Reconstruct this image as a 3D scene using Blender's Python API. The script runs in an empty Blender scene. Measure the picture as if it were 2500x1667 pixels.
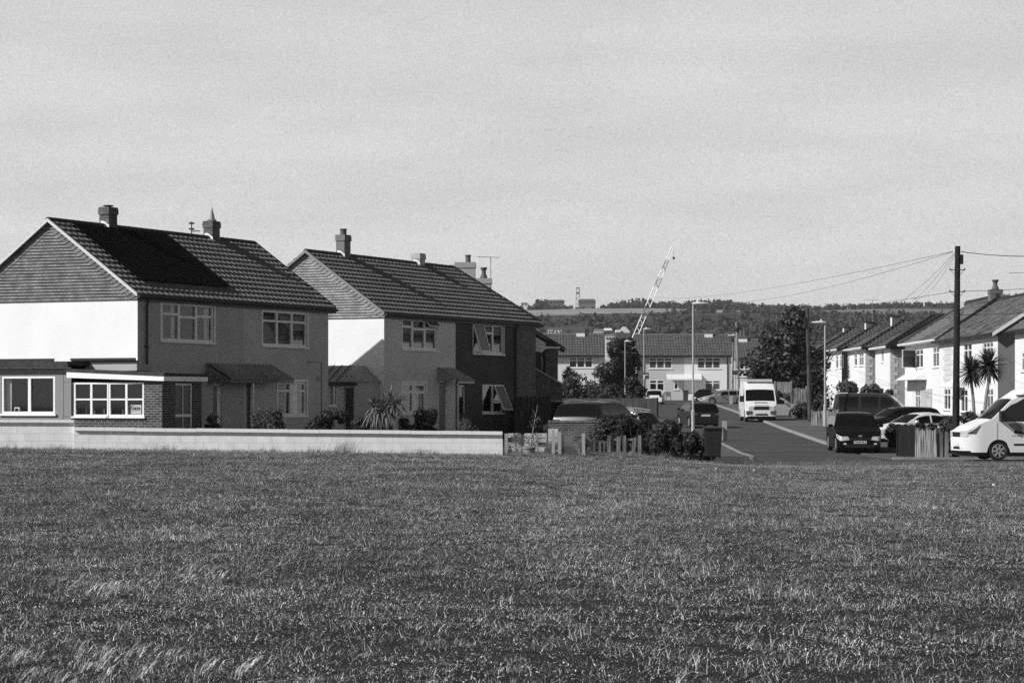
import bpy, bmesh, math, random
import numpy as np
from mathutils import Vector, Matrix
S = bpy.context.scene
COL = S.collection
R = math.radians

# ------------------------------------------------------------------ camera, sky, sun, exposure
FP = 5903.0                      # focal length in pixels of the 2500 px wide photograph (85 mm on 36 mm)
EYE = 2.15
HOR = 983.0                      # row of the horizon
cam_d = bpy.data.cameras.new('camera'); cam = bpy.data.objects.new('camera', cam_d); COL.objects.link(cam)
cam.location = (0, 0, EYE); cam.rotation_euler = (R(90), 0, 0)
cam_d.sensor_width = 36.0; cam_d.lens = 36.0 * FP / 2500.0
cam_d.shift_y = (HOR - 833.5) / 2500.0
cam_d.clip_start = 0.5; cam_d.clip_end = 20000
S.camera = cam

SUN_EL = R(35.0); TX, TY = 0.907, 0.421      # horizontal direction the light travels
VEIL0, VEIL1 = 12.8, 11.7
world = bpy.data.worlds.new('World'); S.world = world; world.use_nodes = True
wn = world.node_tree.nodes; wl = world.node_tree.links; wn.clear()
sky = wn.new('ShaderNodeTexSky'); sky.sky_type = 'NISHITA'; sky.sun_disc = False
sky.sun_elevation = SUN_EL; sky.sun_rotation = math.atan2(-TX, -TY); sky.air_density = 1.0; sky.dust_density = 1.0; sky.ozone_density = 1.0
bg = wn.new('ShaderNodeBackground'); wo = wn.new('ShaderNodeOutputWorld')
# red weighting darkens the upper sky to deepen shadows; a thin veil of cloud lies over the blue, thicker towards the horizon
bw = wn.new('ShaderNodeVectorMath'); bw.operation = 'DOT_PRODUCT'; bw.inputs[1].default_value = (.9, .1, 0)
wl.new(sky.outputs[0], bw.inputs[0])
tc = wn.new('ShaderNodeTexCoord')
mp = wn.new('ShaderNodeMapping'); mp.inputs['Scale'].default_value = (5, 5, 26); mp.inputs['Rotation'].default_value = (0, 0.12, 0)
wl.new(tc.outputs['Generated'], mp.inputs[0])
nz = wn.new('ShaderNodeTexNoise'); nz.inputs['Scale'].default_value = 1.6; nz.inputs['Detail'].default_value = 6; nz.inputs['Roughness'].default_value = 0.55
wl.new(mp.outputs[0], nz.inputs['Vector'])
mr = wn.new('ShaderNodeMapRange'); mr.inputs['From Min'].default_value = 0.35; mr.inputs['From Max'].default_value = 0.68
mr.inputs['To Min'].default_value = 0.94; mr.inputs['To Max'].default_value = 1.06
wl.new(nz.outputs[0], mr.inputs[0])
gz = wn.new('ShaderNodeTexNoise'); gz.inputs['Scale'].default_value = 1500; gz.inputs['Detail'].default_value = 2; gz.inputs['Roughness'].default_value = 0.8
wl.new(tc.outputs['Generated'], gz.inputs['Vector'])
gr = wn.new('ShaderNodeMapRange'); gr.inputs['From Min'].default_value = 0.25; gr.inputs['From Max'].default_value = 0.75
gr.inputs['To Min'].default_value = 0.80; gr.inputs['To Max'].default_value = 1.20
wl.new(gz.outputs[0], gr.inputs[0])
m1 = wn.new('ShaderNodeMath'); m1.operation = 'MULTIPLY'; wl.new(mr.outputs[0], m1.inputs[0]); wl.new(gr.outputs[0], m1.inputs[1])
m2 = wn.new('ShaderNodeMath'); m2.operation = 'MULTIPLY'; 
sz = wn.new('ShaderNodeSeparateXYZ'); wl.new(tc.outputs['Generated'], sz.inputs[0])
vf = wn.new('ShaderNodeMapRange'); vf.inputs['From Min'].default_value = .17; vf.inputs['From Max'].default_value = .31; vf.inputs['To Min'].default_value = .95; vf.inputs['To Max'].default_value = .0  # veil stops just above the view to keep ambient light low
wl.new(sz.outputs[2], vf.inputs[0])
vl = wn.new('ShaderNodeMapRange'); vl.inputs['From Min'].default_value = 0.0; vl.inputs['From Max'].default_value = .17; vl.inputs['To Min'].default_value = VEIL0; vl.inputs['To Max'].default_value = VEIL1
wl.new(sz.outputs[2], vl.inputs[0])
vm = wn.new('ShaderNodeMix'); wl.new(vf.outputs[0], vm.inputs[0]); wl.new(bw.outputs['Value'], vm.inputs[2]); wl.new(vl.outputs[0], vm.inputs[3])
wl.new(m1.outputs[0], m2.inputs[0]); wl.new(vm.outputs[0], m2.inputs[1])
wl.new(m2.outputs[0], bg.inputs['Color']); bg.inputs['Strength'].default_value = 0.055
wl.new(bg.outputs[0], wo.inputs[0])
sd = bpy.data.lights.new('sun', 'SUN'); sun = bpy.data.objects.new('sun', sd); COL.objects.link(sun)
sd.energy = 4.8; sd.angle = R(0.5); sd.color = (1, 1, 1)
sun.rotation_euler = Vector((TX * math.cos(SUN_EL), TY * math.cos(SUN_EL), -math.sin(SUN_EL))).to_track_quat('-Z', 'Y').to_euler()
sun.location = (-60, -20, 60)
S.view_settings.view_transform = 'Standard'; S.view_settings.look = 'None'
S.view_settings.exposure = 0.1; S.view_settings.gamma = 1.0
S.cycles.use_denoising = False
S.cycles.max_bounces = 6; S.cycles.caustics_reflective = False; S.cycles.caustics_refractive = False

# ------------------------------------------------------------------ helpers
def PX(px, D): return (px - 1250.0) / FP * D
def PZ(py, D): return EYE + (HOR - py) / FP * D
def lerp(a, b, t): return a + (b - a) * t
def interp(x, pts):
    if x <= pts[0][0]: return pts[0][1]
    for (a, va), (b, vb) in zip(pts, pts[1:]):
        if x <= b: return va + (vb - va) * (x - a) / (b - a)
    return pts[-1][1]
def sm(t):
    t = max(0.0, min(1.0, t)); return t * t * (3 - 2 * t)
EX = [(-60, .9), (-15, .76), (-.3, .57), (3, .36), (8, .14), (15, .05), (60, 0)]
RP = [(98, 0), (115, .27), (137, .66), (151, .92), (200, 1.49), (240, 1.97), (281, 2.45), (400, 3.4), (600, 5), (3000, 6)]
LP = [(72, .55), (110, .5), (137, .7), (151, .92), (200, 1.49), (240, 1.97), (281, 2.45), (400, 3.4), (600, 5), (3000, 6)]
def G(x, y):
    """height of the ground"""
    if y < 0: return .55
    e = interp(x, EX)
    if y <= 72: return lerp(.55, e, sm(y / 72))
    r = interp(y, RP); l = interp(y, LP)
    far = lerp(l, r, sm((x - 3) / 5))
    return lerp(e, far, sm((y - 72) / 12))

class MB:
    def __init__(s): s.v = []; s.f = []; s.m = []; s.mi = 0
    def add(s, vs, fs):
        b = len(s.v); s.v.extend([tuple(v) for v in vs])
        for f in fs: s.f.append([b + i for i in f]); s.m.append(s.mi)
    def quad(s, a, b, c, d): s.add([a, b, c, d], [(0, 1, 2, 3)])
    def hexa(s, p):  # p: 8 points, bottom 4 then top 4
        s.add(p, [(3, 2, 1, 0), (4, 5, 6, 7), (0, 1, 5, 4), (1, 2, 6, 5), (2, 3, 7, 6), (3, 0, 4, 7)])
    def box(s, x0, x1, y0, y1, z0, z1):
        s.hexa([(x0, y0, z0), (x1, y0, z0), (x1, y1, z0), (x0, y1, z0), (x0, y0, z1), (x1, y0, z1), (x1, y1, z1), (x0, y1, z1)])
    def obox(s, F, a0, a1, d0, d1, z0, z1):  # box in a wall frame F=(O,U,N): along, outwards, up
        O, U, N = F
        P = lambda a, d, z: (O[0] + U[0] * a + N[0] * d, O[1] + U[1] * a + N[1] * d, O[2] + z)
        s.hexa([P(a0, d1, z0), P(a1, d1, z0), P(a1, d0, z0), P(a0, d0, z0), P(a0, d1, z1), P(a1, d1, z1), P(a1, d0, z1), P(a0, d0, z1)])
    def oquad(s, F, pts):
        O, U, N = F
        s.add([(O[0] + U[0] * a + N[0] * d, O[1] + U[1] * a + N[1] * d, O[2] + z) for a, d, z in pts], [tuple(range(len(pts)))])
    def prism(s, pts, d):  # pts: polygon in 3D, extruded by vector d
        n = len(pts); q = [tuple(p[k] + d[k] for k in range(3)) for p in pts]
        fs = [tuple(range(n - 1, -1, -1)), tuple(range(n, 2 * n))] + [(i, (i + 1) % n, n + (i + 1) % n, n + i) for i in range(n)]
        s.add(list(pts) + q, fs)
    def tube(s, pts, r, n=6, caps=True):
        pts = [Vector(p) for p in pts]; rs = r if isinstance(r, (list, tuple)) else [r] * len(pts)
        rings = []
        for i, p in enumerate(pts):
            t = (pts[min(i + 1, len(pts) - 1)] - pts[max(i - 1, 0)]).normalized()
            ref = Vector((0, 0, 1)) if abs(t.z) < .9 else Vector((1, 0, 0))
            a = t.cross(ref).normalized(); b = a.cross(t).normalized()
            rings.append([p + (a * math.cos(2 * math.pi * k / n) + b * math.sin(2 * math.pi * k / n)) * rs[i] for k in range(n)])
        vs = [v for r_ in rings for v in r_]; fs = []
        for i in range(len(pts) - 1):
            for k in range(n): fs.append((i * n + k, i * n + (k + 1) % n, (i + 1) * n + (k + 1) % n, (i + 1) * n + k))
        if caps: fs.append(tuple(range(n - 1, -1, -1))); fs.append(tuple((len(pts) - 1) * n + k for k in range(n)))
        s.add(vs, fs)
    def lathe(s, c, prof, n=12):  # prof: (r,z) list around vertical axis at c
        vs = []; fs = []
        for r, z in prof:
            for k in range(n): vs.append((c[0] + r * math.cos(2 * math.pi * k / n), c[1] + r * math.sin(2 * math.pi * k / n), c[2] + z))
        for i in range(len(prof) - 1):
            for k in range(n): fs.append((i * n + k, i * n + (k + 1) % n, (i + 1) * n + (k + 1) % n, (i + 1) * n + k))
        fs.append(tuple(range(n - 1, -1, -1))); fs.append(tuple((len(prof) - 1) * n + k for k in range(n)))
        s.add(vs, fs)
    def build(s, name, mat, parent=None, smooth=False, bevel=0):
        me = bpy.data.meshes.new(name); me.from_pydata(s.v, [], s.f)
        mats = mat if isinstance(mat, (list, tuple)) else [mat]
        for m in mats: me.materials.append(m)
        if len(mats) > 1: me.polygons.foreach_set('material_index', s.m)
        if smooth: me.polygons.foreach_set('use_smooth', [True] * len(me.polygons))
        me.update(); me.validate()
        o = bpy.data.objects.new(name, me); COL.objects.link(o)
        if parent is not None: o.parent = parent
        if bevel:
            b = o.modifiers.new('b', 'BEVEL'); b.width = bevel; b.segments = 2; b.limit_method = 'ANGLE'; b.angle_limit = R(35)
        return o

def tag(o, label=None, cat=None, group=None, kind=None):
    if label: o['label'] = label
    if cat: o['category'] = cat
    if group: o['group'] = group
    if kind: o['kind'] = kind
    return o
def thing(name, label, cat, loc=(0, 0, 0), rz=0.0, group=None):
    o = bpy.data.objects.new(name, None); COL.objects.link(o); o.empty_display_size = .3
    o.location = loc; o.rotation_euler = (0, 0, rz)
    return tag(o, label, cat, group)
def kids(o): return [c for c in bpy.data.objects if c.parent == o]
def copy_tree(o, parent=None):
    c = o.copy(); COL.objects.link(c); c.parent = parent
    for ch in kids(o): copy_tree(ch, c)
    return c

# ------------------------------------------------------------------ materials (the photograph is black and white film)
MATS = {}
def nt(name):
    m = bpy.data.materials.new(name); m.use_nodes = True; t = m.node_tree
    return m, t, t.nodes['Principled BSDF']
def g3(v): return (v, v, v, 1)
def mat(name, v, rough=.7, var=0.0, scale=8.0, bump=0.0, bscale=40.0, spec=.4, metal=0.0, coord='Object', big=0.0, bigs=.6):
    if name in MATS: return MATS[name]
    m, t, b = nt(name)
    b.inputs['Base Color'].default_value = g3(v); b.inputs['Roughness'].default_value = rough
    b.inputs['Specular IOR Level'].default_value = spec; b.inputs['Metallic'].default_value = metal
    c = t.nodes.new('ShaderNodeTexCoord')
    if var or big:
        n = t.nodes.new('ShaderNodeTexNoise'); n.inputs['Scale'].default_value = scale; n.inputs['Detail'].default_value = 6; n.inputs['Roughness'].default_value = .65
        t.links.new(c.outputs[coord], n.inputs['Vector'])
        r = t.nodes.new('ShaderNodeMapRange'); r.inputs['From Min'].default_value = .3; r.inputs['From Max'].default_value = .7
        r.inputs['To Min'].default_value = v * (1 - var); r.inputs['To Max'].default_value = v * (1 + var)
        t.links.new(n.outputs[0], r.inputs[0])
        out = r.outputs[0]
        if big:
            n2 = t.nodes.new('ShaderNodeTexNoise'); n2.inputs['Scale'].default_value = bigs; n2.inputs['Detail'].default_value = 3
            t.links.new(c.outputs[coord], n2.inputs['Vector'])
            r2 = t.nodes.new('ShaderNodeMapRange'); r2.inputs['From Min'].default_value = .35; r2.inputs['From Max'].default_value = .65
            r2.inputs['To Min'].default_value = 1 - big; r2.inputs['To Max'].default_value = 1 + big
            t.links.new(n2.outputs[0], r2.inputs[0])
            mm = t.nodes.new('ShaderNodeMath'); mm.operation = 'MULTIPLY'
            t.links.new(out, mm.inputs[0]); t.links.new(r2.outputs[0], mm.inputs[1]); out = mm.outputs[0]
        t.links.new(out, b.inputs['Base Color'])
    if bump:
        n = t.nodes.new('ShaderNodeTexNoise'); n.inputs['Scale'].default_value = bscale; n.inputs['Detail'].default_value = 4
        t.links.new(c.outputs[coord], n.inputs['Vector'])
        bu = t.nodes.new('ShaderNodeBump'); bu.inputs['Strength'].default_value = bump; bu.inputs['Distance'].default_value = .02
        t.links.new(n.outputs[0], bu.inputs['Height']); t.links.new(bu.outputs[0], b.inputs['Normal'])
    MATS[name] = m; return m
def brick(name, v, mortar, w=.225, h=.075, msize=.012, var=.4, axis='x', bump=.5, dirt=.25):
    """brick or block pattern laid in the wall's own metres; axis: wall runs along local x or y"""
    if name in MATS: return MATS[name]
    m, t, b = nt(name); b.inputs['Roughness'].default_value = .85; b.inputs['Specular IOR Level'].default_value = .2
    c = t.nodes.new('ShaderNodeTexCoord'); sx = t.nodes.new('ShaderNodeSeparateXYZ'); cb = t.nodes.new('ShaderNodeCombineXYZ')
    t.links.new(c.outputs['Object'], sx.inputs[0])
    if axis == 'xy':
        ad = t.nodes.new('ShaderNodeMath'); ad.operation = 'ADD'
        t.links.new(sx.outputs[0], ad.inputs[0]); t.links.new(sx.outputs[1], ad.inputs[1]); t.links.new(ad.outputs[0], cb.inputs[0])
    else: t.links.new(sx.outputs[0 if axis == 'x' else 1], cb.inputs[0])
    t.links.new(sx.outputs[2], cb.inputs[1])
    br = t.nodes.new('ShaderNodeTexBrick'); br.inputs['Scale'].default_value = 1.0
    br.inputs['Brick Width'].default_value = w; br.inputs['Row Height'].default_value = h; br.inputs['Mortar Size'].default_value = msize
    br.inputs['Color1'].default_value = g3(v * (1 - var)); br.inputs['Color2'].default_value = g3(v * (1 + var)); br.inputs['Mortar'].default_value = g3(mortar)
    t.links.new(cb.outputs[0], br.inputs['Vector'])
    n = t.nodes.new('ShaderNodeTexNoise'); n.inputs['Scale'].default_value = 3; n.inputs['Detail'].default_value = 8; t.links.new(c.outputs['Object'], n.inputs['Vector'])
    r = t.nodes.new('ShaderNodeMapRange'); r.inputs['From Min'].default_value = .3; r.inputs['From Max'].default_value = .7; r.inputs['To Min'].default_value = 1 - dirt; r.inputs['To Max'].default_value = 1 + dirt
    t.links.new(n.outputs[0], r.inputs[0])
    mx = t.nodes.new('ShaderNodeVectorMath'); mx.operation = 'SCALE'; t.links.new(br.outputs['Color'], mx.inputs[0]); t.links.new(r.outputs[0], mx.inputs['Scale'])
    t.links.new(mx.outputs[0], b.inputs['Base Color'])
    if bump:
        bu = t.nodes.new('ShaderNodeBump'); bu.inputs['Strength'].default_value = bump; bu.inputs['Distance'].default_value = .01; bu.invert = True
        t.links.new(br.outputs['Fac'], bu.inputs['Height']); t.links.new(bu.outputs[0], b.inputs['Normal'])
    MATS[name] = m; return m
def boards(name, v, gap=.12, var=.35, axis=0):
    """vertical boards of uneven tone"""
    if name in MATS: return MATS[name]
    m, t, b = nt(name); b.inputs['Roughness'].default_value = .85; b.inputs['Specular IOR Level'].default_value = .15
    c = t.nodes.new('ShaderNodeTexCoord'); mp = t.nodes.new('ShaderNodeMapping'); mp.inputs['Scale'].default_value = (9, 9, .9)
    t.links.new(c.outputs['Object'], mp.inputs[0])
    n = t.nodes.new('ShaderNodeTexNoise'); n.inputs['Scale'].default_value = 1.3; n.inputs['Detail'].default_value = 7; t.links.new(mp.outputs[0], n.inputs['Vector'])
    r = t.nodes.new('ShaderNodeMapRange'); r.inputs['From Min'].default_value = .35; r.inputs['From Max'].default_value = .65
    r.inputs['To Min'].default_value = v * (1 - var); r.inputs['To Max'].default_value = v * (1 + var)
    t.links.new(n.outputs[0], r.inputs[0]); t.links.new(r.outputs[0], b.inputs['Base Color'])
    MATS[name] = m; return m
def foliage(name, v, var=.5, trans=.25, spec=.35):
    if name in MATS: return MATS[name]
    m, t, b = nt(name); b.inputs['Roughness'].default_value = .55; b.inputs['Specular IOR Level'].default_value = spec
    g = t.nodes.new('ShaderNodeNewGeometry')
    n = t.nodes.new('ShaderNodeTexWhiteNoise'); n.noise_dimensions = '1D'
    t.links.new(g.outputs['Random Per Island'], n.inputs['W'])
    r = t.nodes.new('ShaderNodeMapRange'); r.inputs['To Min'].default_value = v * (1 - var); r.inputs['To Max'].default_value = v * (1 + var)
    t.links.new(n.outputs['Value'], r.inputs[0]); t.links.new(r.outputs[0], b.inputs['Base Color'])
    if trans:
        tr = t.nodes.new('ShaderNodeBsdfTranslucent'); t.links.new(r.outputs[0], tr.inputs['Color'])
        mx = t.nodes.new('ShaderNodeMixShader'); mx.inputs[0].default_value = trans
        t.links.new(b.outputs[0], mx.inputs[1]); t.links.new(tr.outputs[0], mx.inputs[2])
        t.links.new(mx.outputs[0], t.nodes['Material Output'].inputs[0])
    MATS[name] = m; return m
def glass(name, clear=.75, rough=.03):
    """window glass: you see the curtains and the dark room through it, with the sky mirrored in it"""
    if name in MATS: return MATS[name]
    m, t, b = nt(name); t.nodes.remove(b)
    tr = t.nodes.new('ShaderNodeBsdfTransparent'); tr.inputs[0].default_value = g3(clear)
    gl = t.nodes.new('ShaderNodeBsdfGlossy'); gl.inputs['Roughness'].default_value = rough; gl.inputs['Color'].default_value = g3(.9)
    lw = t.nodes.new('ShaderNodeLayerWeight'); lw.inputs[0].default_value = .5
    pw = t.nodes.new('ShaderNodeMath'); pw.operation = 'POWER'; pw.inputs[1].default_value = 3.5; t.links.new(lw.outputs['Facing'], pw.inputs[0])
    fr = t.nodes.new('ShaderNodeMapRange'); fr.inputs['To Min'].default_value = .07; fr.inputs['To Max'].default_value = .55; t.links.new(pw.outputs[0], fr.inputs[0])
    mx = t.nodes.new('ShaderNodeMixShader'); t.links.new(fr.outputs[0], mx.inputs[0])
    t.links.new(tr.outputs[0], mx.inputs[1]); t.links.new(gl.outputs[0], mx.inputs[2])
    t.links.new(mx.outputs[0], t.nodes['Material Output'].inputs[0])
    MATS[name] = m; return m

WHITE = mat('white_render', .78, .8, .06, 30, .3, 60, .2, big=.03)
GREYR = mat('grey_render_dark', .40, .9, .16, 60, .5, 90, .2, big=.08, bigs=.8)
GREYR2 = mat('grey_render_mid', .48, .9, .15, 60, .5, 90, .2, big=.06)
GREYR3 = mat('grey_render_pale', .60, .9, .15, 60, .5, 90, .2, big=.08)
CEM = mat('grey_cement', .36, .9, .18, 40, .4, 70, .2, big=.08)
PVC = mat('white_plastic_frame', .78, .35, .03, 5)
PVCS = mat('white_paint_aged', .78, .5, .10, 9)
FASC = mat('black_fascia', .015, .5)
FELT = mat('roof_felt', .035, .85, .5, 5)
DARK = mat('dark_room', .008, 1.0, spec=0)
CURT = mat('curtain_pale', .7, .9, .25, 12)
CURTG = mat('curtain_grey', .16, .9, .35, 10)
GLS = glass('window_glass')
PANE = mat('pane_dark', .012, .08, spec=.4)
PANEC = mat('pane_with_nets', .09, .25, .35, 4, spec=.3)
BRK = brick('brick_dark', .045, .19, axis='xy')
BRKS = brick('brick_brown', .10, .17, axis='xy')
METAL = mat('galvanised_steel', .34, .45, .15, 20, metal=.5)
LEADM = mat('flashing_white', .78, .5, .05)
# ------------------------------------------------------------------ the ground, the field, the roads
def patch(name, A, B, na, nb, m, off=.0, skirt=0, kind='structure', zf=None):
    """sheet draped on the ground between polyline A and polyline B (same number of points)"""
    def along(Pl, t):
        t *= len(Pl) - 1; i = min(int(t), len(Pl) - 2); f = t - i
        return (lerp(Pl[i][0], Pl[i + 1][0], f), lerp(Pl[i][1], Pl[i + 1][1], f))
    mb = MB(); vs = []; fs = []
    for i in range(na + 1):
        a = along(A, i / na); b = along(B, i / na)
        for j in range(nb + 1):
            x = lerp(a[0], b[0], j / nb); y = lerp(a[1], b[1], j / nb)
            vs.append((x, y, G(x, y) + off))
    for i in range(na):
        for j in range(nb): fs.append((i * (nb + 1) + j, i * (nb + 1) + j + 1, (i + 1) * (nb + 1) + j + 1, (i + 1) * (nb + 1) + j))
    mb.add(vs, fs)
    if skirt:
        ring = [i * (nb + 1) for i in range(na + 1)]
        ring2 = [i * (nb + 1) + nb for i in range(na + 1)]
        endA = list(range(0, nb + 1)); endB = [na * (nb + 1) + j for j in range(nb + 1)]
        for rg in (ring, ring2, endA, endB):
            for p, q in zip(rg, rg[1:]):
                a, b = vs[p], vs[q]
                mb.quad(a, b, (b[0], b[1], b[2] - skirt), (a[0], a[1], a[2] - skirt))
    o = mb.build(name, m); tag(o, kind=kind); return o

GM = mat('soil_and_turf', .060, .95, .45, 3, .6, 30, .1, big=.25, bigs=.15)
ASPH = mat('asphalt', .068, .92, .28, 60, .35, 200, .15, big=.14, bigs=.4)
PAVE = mat('pavement_tarmac', .10, .92, .22, 30, .3, 160, .15, big=.15, bigs=.6)
KERB = mat('kerb_concrete', .26, .85, .3, 6, .3, 60)
PAINT = mat('road_paint', .32, .8, .6, 12)

xs = sorted(set([-4000, -2500, -1500, -900, -500, -300, -200, -140, -100, -80] + [x * 2.0 for x in range(-32, 33)] + [80, 100, 140, 200, 300, 500, 900, 1500, 2500, 4000]))
ys = sorted(set([-300, -100, -40, -10] + [y * 2.0 for y in range(0, 155)] + [320, 340, 370, 400, 450, 500, 600, 800, 1200, 2000, 3000, 5000]))
mb = MB(); nx = len(xs)
mb.add([(x, y, G(x, y)) for y in ys for x in xs], [(j * nx + i, j * nx + i + 1, (j + 1) * nx + i + 1, (j + 1) * nx + i) for j in range(len(ys) - 1) for i in range(nx - 1)])
tag(mb.build('ground', GM, smooth=True), kind='structure')

def rk(y): return interp(y, [(84, 14.3), (100, 14.1), (109, 14.3), (152, 15.6), (200, 18.0), (240, 19.8), (262, 21)])   # right kerb
def lk(y): return interp(y, [(84, 9.0), (101, 9.4), (115, 9.7), (137, 9.5), (160, 9.8), (200, 11), (240, 11.5), (262, 12)])
Y = [84, 92, 101, 115, 137, 160, 200, 240, 262]
patch('road', [(lk(y), y) for y in Y], [(rk(y), y) for y in Y], 90, 6, ASPH, .03)
patch('side_road', [(9.0, 85.6), (60, 86)], [(9.0, 90.5), (60, 91)], 40, 4, ASPH, .022)
patch('far_road', [(-20, 262), (60, 262)], [(-20, 272), (60, 272)], 30, 4, ASPH, .03)
patch('left_road_bay', [(5.2, 112), (7.0, 165), (8.6, 262)], [(9.6, 112), (9.9, 165), (12, 262)], 50, 4, PAVE, .026)
patch('right_pavement', [(rk(y) + .16, y) for y in Y[2:]], [(rk(y) + 3.6, y) for y in Y[2:]], 80, 3, PAVE, .13, skirt=.16)
patch('left_pavement', [(lk(y) - 2.0, y) for y in (92, 101, 111)], [(lk(y) - .16, y) for y in (92, 101, 111)], 20, 3, PAVE, .12, skirt=.14)
patch('right_forecourt', [(14.35, 91.2), (60, 91.6)], [(14.35, 99.5), (60, 99.8)], 30, 6, PAVE, .05, skirt=.06)
patch('driveways', [(17.9, 100.3), (20, 160)], [(25.8, 100.3), (26, 160)], 60, 6, PAVE, .10, skirt=.12)
for nm, f, s0, s1, seg in (('right_kerb', rk, 0, .16, Y[2:]), ('left_kerb', lk, -.16, 0, [92, 101, 111])):
    patch(nm, [(f(y) + s0, y) for y in seg], [(f(y) + s1, y) for y in seg], 90, 1, KERB, .145, skirt=.16)
patch('forecourt_kerb', [(14.35, 91.05), (40, 91.4)], [(14.35, 91.2), (40, 91.55)], 40, 1, KERB, .10, skirt=.12)
# worn give way line across the mouth of the road
mb = MB()
for i in range(8):
    x0 = 9.9 + i * .55
    if i in (2, 3, 6): continue
    z = G(x0, 104) + .036
    mb.add([(x0, 104, z), (x0 + .32, 104, z), (x0 + .32, 104.25, z), (x0, 104.25, z)], [(0, 1, 2, 3)])
tag(mb.build('road_marking', PAINT), kind='structure')

# ------------------------------------------------------------------ the hill far behind
def HZ(x, y):
    z = interp(y, [(400, 2.9), (430, 3.9), (700, 12), (1100, 31), (1500, 52), (1750, 66), (2000, 79.5), (2200, 89.5), (2500, 92), (3200, 80)])
    s = interp(x, [(-900, .94), (0, .975), (200, 1.0), (450, .985), (800, .965), (1100, 1.03)])
    return z * s + sm((y - 480) / 400) * (1.5 * math.sin(x * .011 + y * .004) + 1.0 * math.sin(x * .03 - y * .013))
HM = mat('hill_grass', .062, .95, .35, .05, big=.25, bigs=.006, spec=0)
m_, t_, b_ = nt('hill_field')
mb = MB(); hx = [x * 25.0 for x in range(-72, 96)]; hy = [400, 430, 520, 620, 700, 800, 900, 1000, 1100, 1200, 1300, 1400, 1500, 1600] + [1650 + 25 * k for k in range(25)] + [2300, 2500, 3200]
n = len(hx)
mb.add([(x, y, HZ(x, y)) for y in hy for x in hx], [(j * n + i, j * n + i + 1, (j + 1) * n + i + 1, (j + 1) * n + i) for j in range(len(hy) - 1) for i in range(n - 1)])
k = 0
for j in range(len(hy) - 1):           # meadow and pasture near the top of the hill
    for i in range(n - 1):
        x, y = hx[i] + 12, (hy[j] + hy[j + 1]) / 2; wob = 18 * math.sin(x * .03) + 9 * math.sin(x * .11)
        lo = interp(x, [(-60, 1680), (20, 1720), (110, 1850), (190, 1980), (215, 2010), (230, 1920), (330, 1800), (480, 1750), (760, 1740)]); hi = interp(x, [(-60, 2050), (190, 2070), (760, 2080)])
        if lo + wob < y < hi: mb.m[k] = 1 if x < 205 else 2
        elif 340 < x < 720 and 2195 < y < 2235: mb.m[k] = 3
        k += 1
tag(mb.build('hill', [HM, mat('pale_meadow', .27, .95, .25, .05, big=.12, bigs=.02, spec=0), mat('hill_pasture', .18, .95, .3, .06, big=.15, bigs=.015, spec=0), mat('straw_field', .34, .95, .1, .05, spec=0)], smooth=True), kind='structure')

def ico(sub):
    bm = bmesh.new(); bmesh.ops.create_icosphere(bm, subdivisions=sub, radius=1); bm.verts.ensure_lookup_table()
    v = [tuple(x.co) for x in bm.verts]; f = [tuple(q.index for q in fc.verts) for fc in bm.faces]; bm.free(); return v, f
IV1, IF1 = ico(1); IV2, IF2 = ico(2)
def blob(mb, c, r, rnd, j=.28, sub=1, zf=1.0):
    V, F = (IV1, IF1) if sub == 1 else (IV2, IF2)
    mb.add([(c[0] + x * r * (1 + rnd.uniform(-j, j)), c[1] + y * r * (1 + rnd.uniform(-j, j)), c[2] + z * r * zf * (1 + rnd.uniform(-j, j))) for x, y, z in V], F)
rnd = random.Random(5)
WOOD = foliage('far_wood', .038, .25, 0, 0)
SCRUB = foliage('far_scrub', .055, .22, 0, 0)
def leafblob(mb, c, r, rnd, n, ls):
    """a clump of n leaf masses scattered over a ball"""
    for _ in range(n):
        d = Vector((rnd.gauss(0, 1), rnd.gauss(0, 1), rnd.gauss(0, .8))).normalized() * r * rnd.uniform(.6, 1.05)
        u = Vector((rnd.gauss(0, 1), rnd.gauss(0, 1), rnd.gauss(0, 1))).normalized(); w = u.cross(Vector((rnd.gauss(0, 1), rnd.gauss(0, 1), rnd.gauss(0, 1)))).normalized()
        p = Vector(c) + d; q = ls * rnd.uniform(.5, 1.1)
        mb.add([p - u * q - w * q, p + u * q - w * q * .6, p + u * q * .8 + w * q, p - u * q * .7 + w * q * .9], [(0, 1, 2, 3)])
mb = MB()
for i in range(5200):            # belt of scrub and small trees over the lower slope
    y = rnd.uniform(650, 1990); xa = (rnd.uniform(-.02, .30) if i < 3300 else rnd.uniform(-.30, -.02)) * y
    x = xa; lim = interp(x, [(-60, 1600), (20, 1640), (110, 1760), (190, 1870), (230, 1830), (330, 1720), (480, 1670), (800, 1660)]) + 25 * math.sin(x * .05)
    if y > lim: continue
    if y > lim - 200 and rnd.random() < .5: continue
    r = rnd.uniform(1.6, 4.0) * (.75 + y / 4500)
    if math.sin(x * .021 + y * .013) + math.sin(x * .05 - y * .021) < -.95: continue
    blob(mb, (x, y, HZ(x, y) + r * .2), r * .8, rnd, .2, 1, rnd.uniform(.5, .8))
    leafblob(mb, (x, y, HZ(x, y) + r * .35), r * 1.0, rnd, 22, r * .28)
tag(mb.build('hillside_scrub', SCRUB), 'dark scrub and small trees covering the lower slope of the hill', 'woodland', kind='stuff')
mb = MB()
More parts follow.
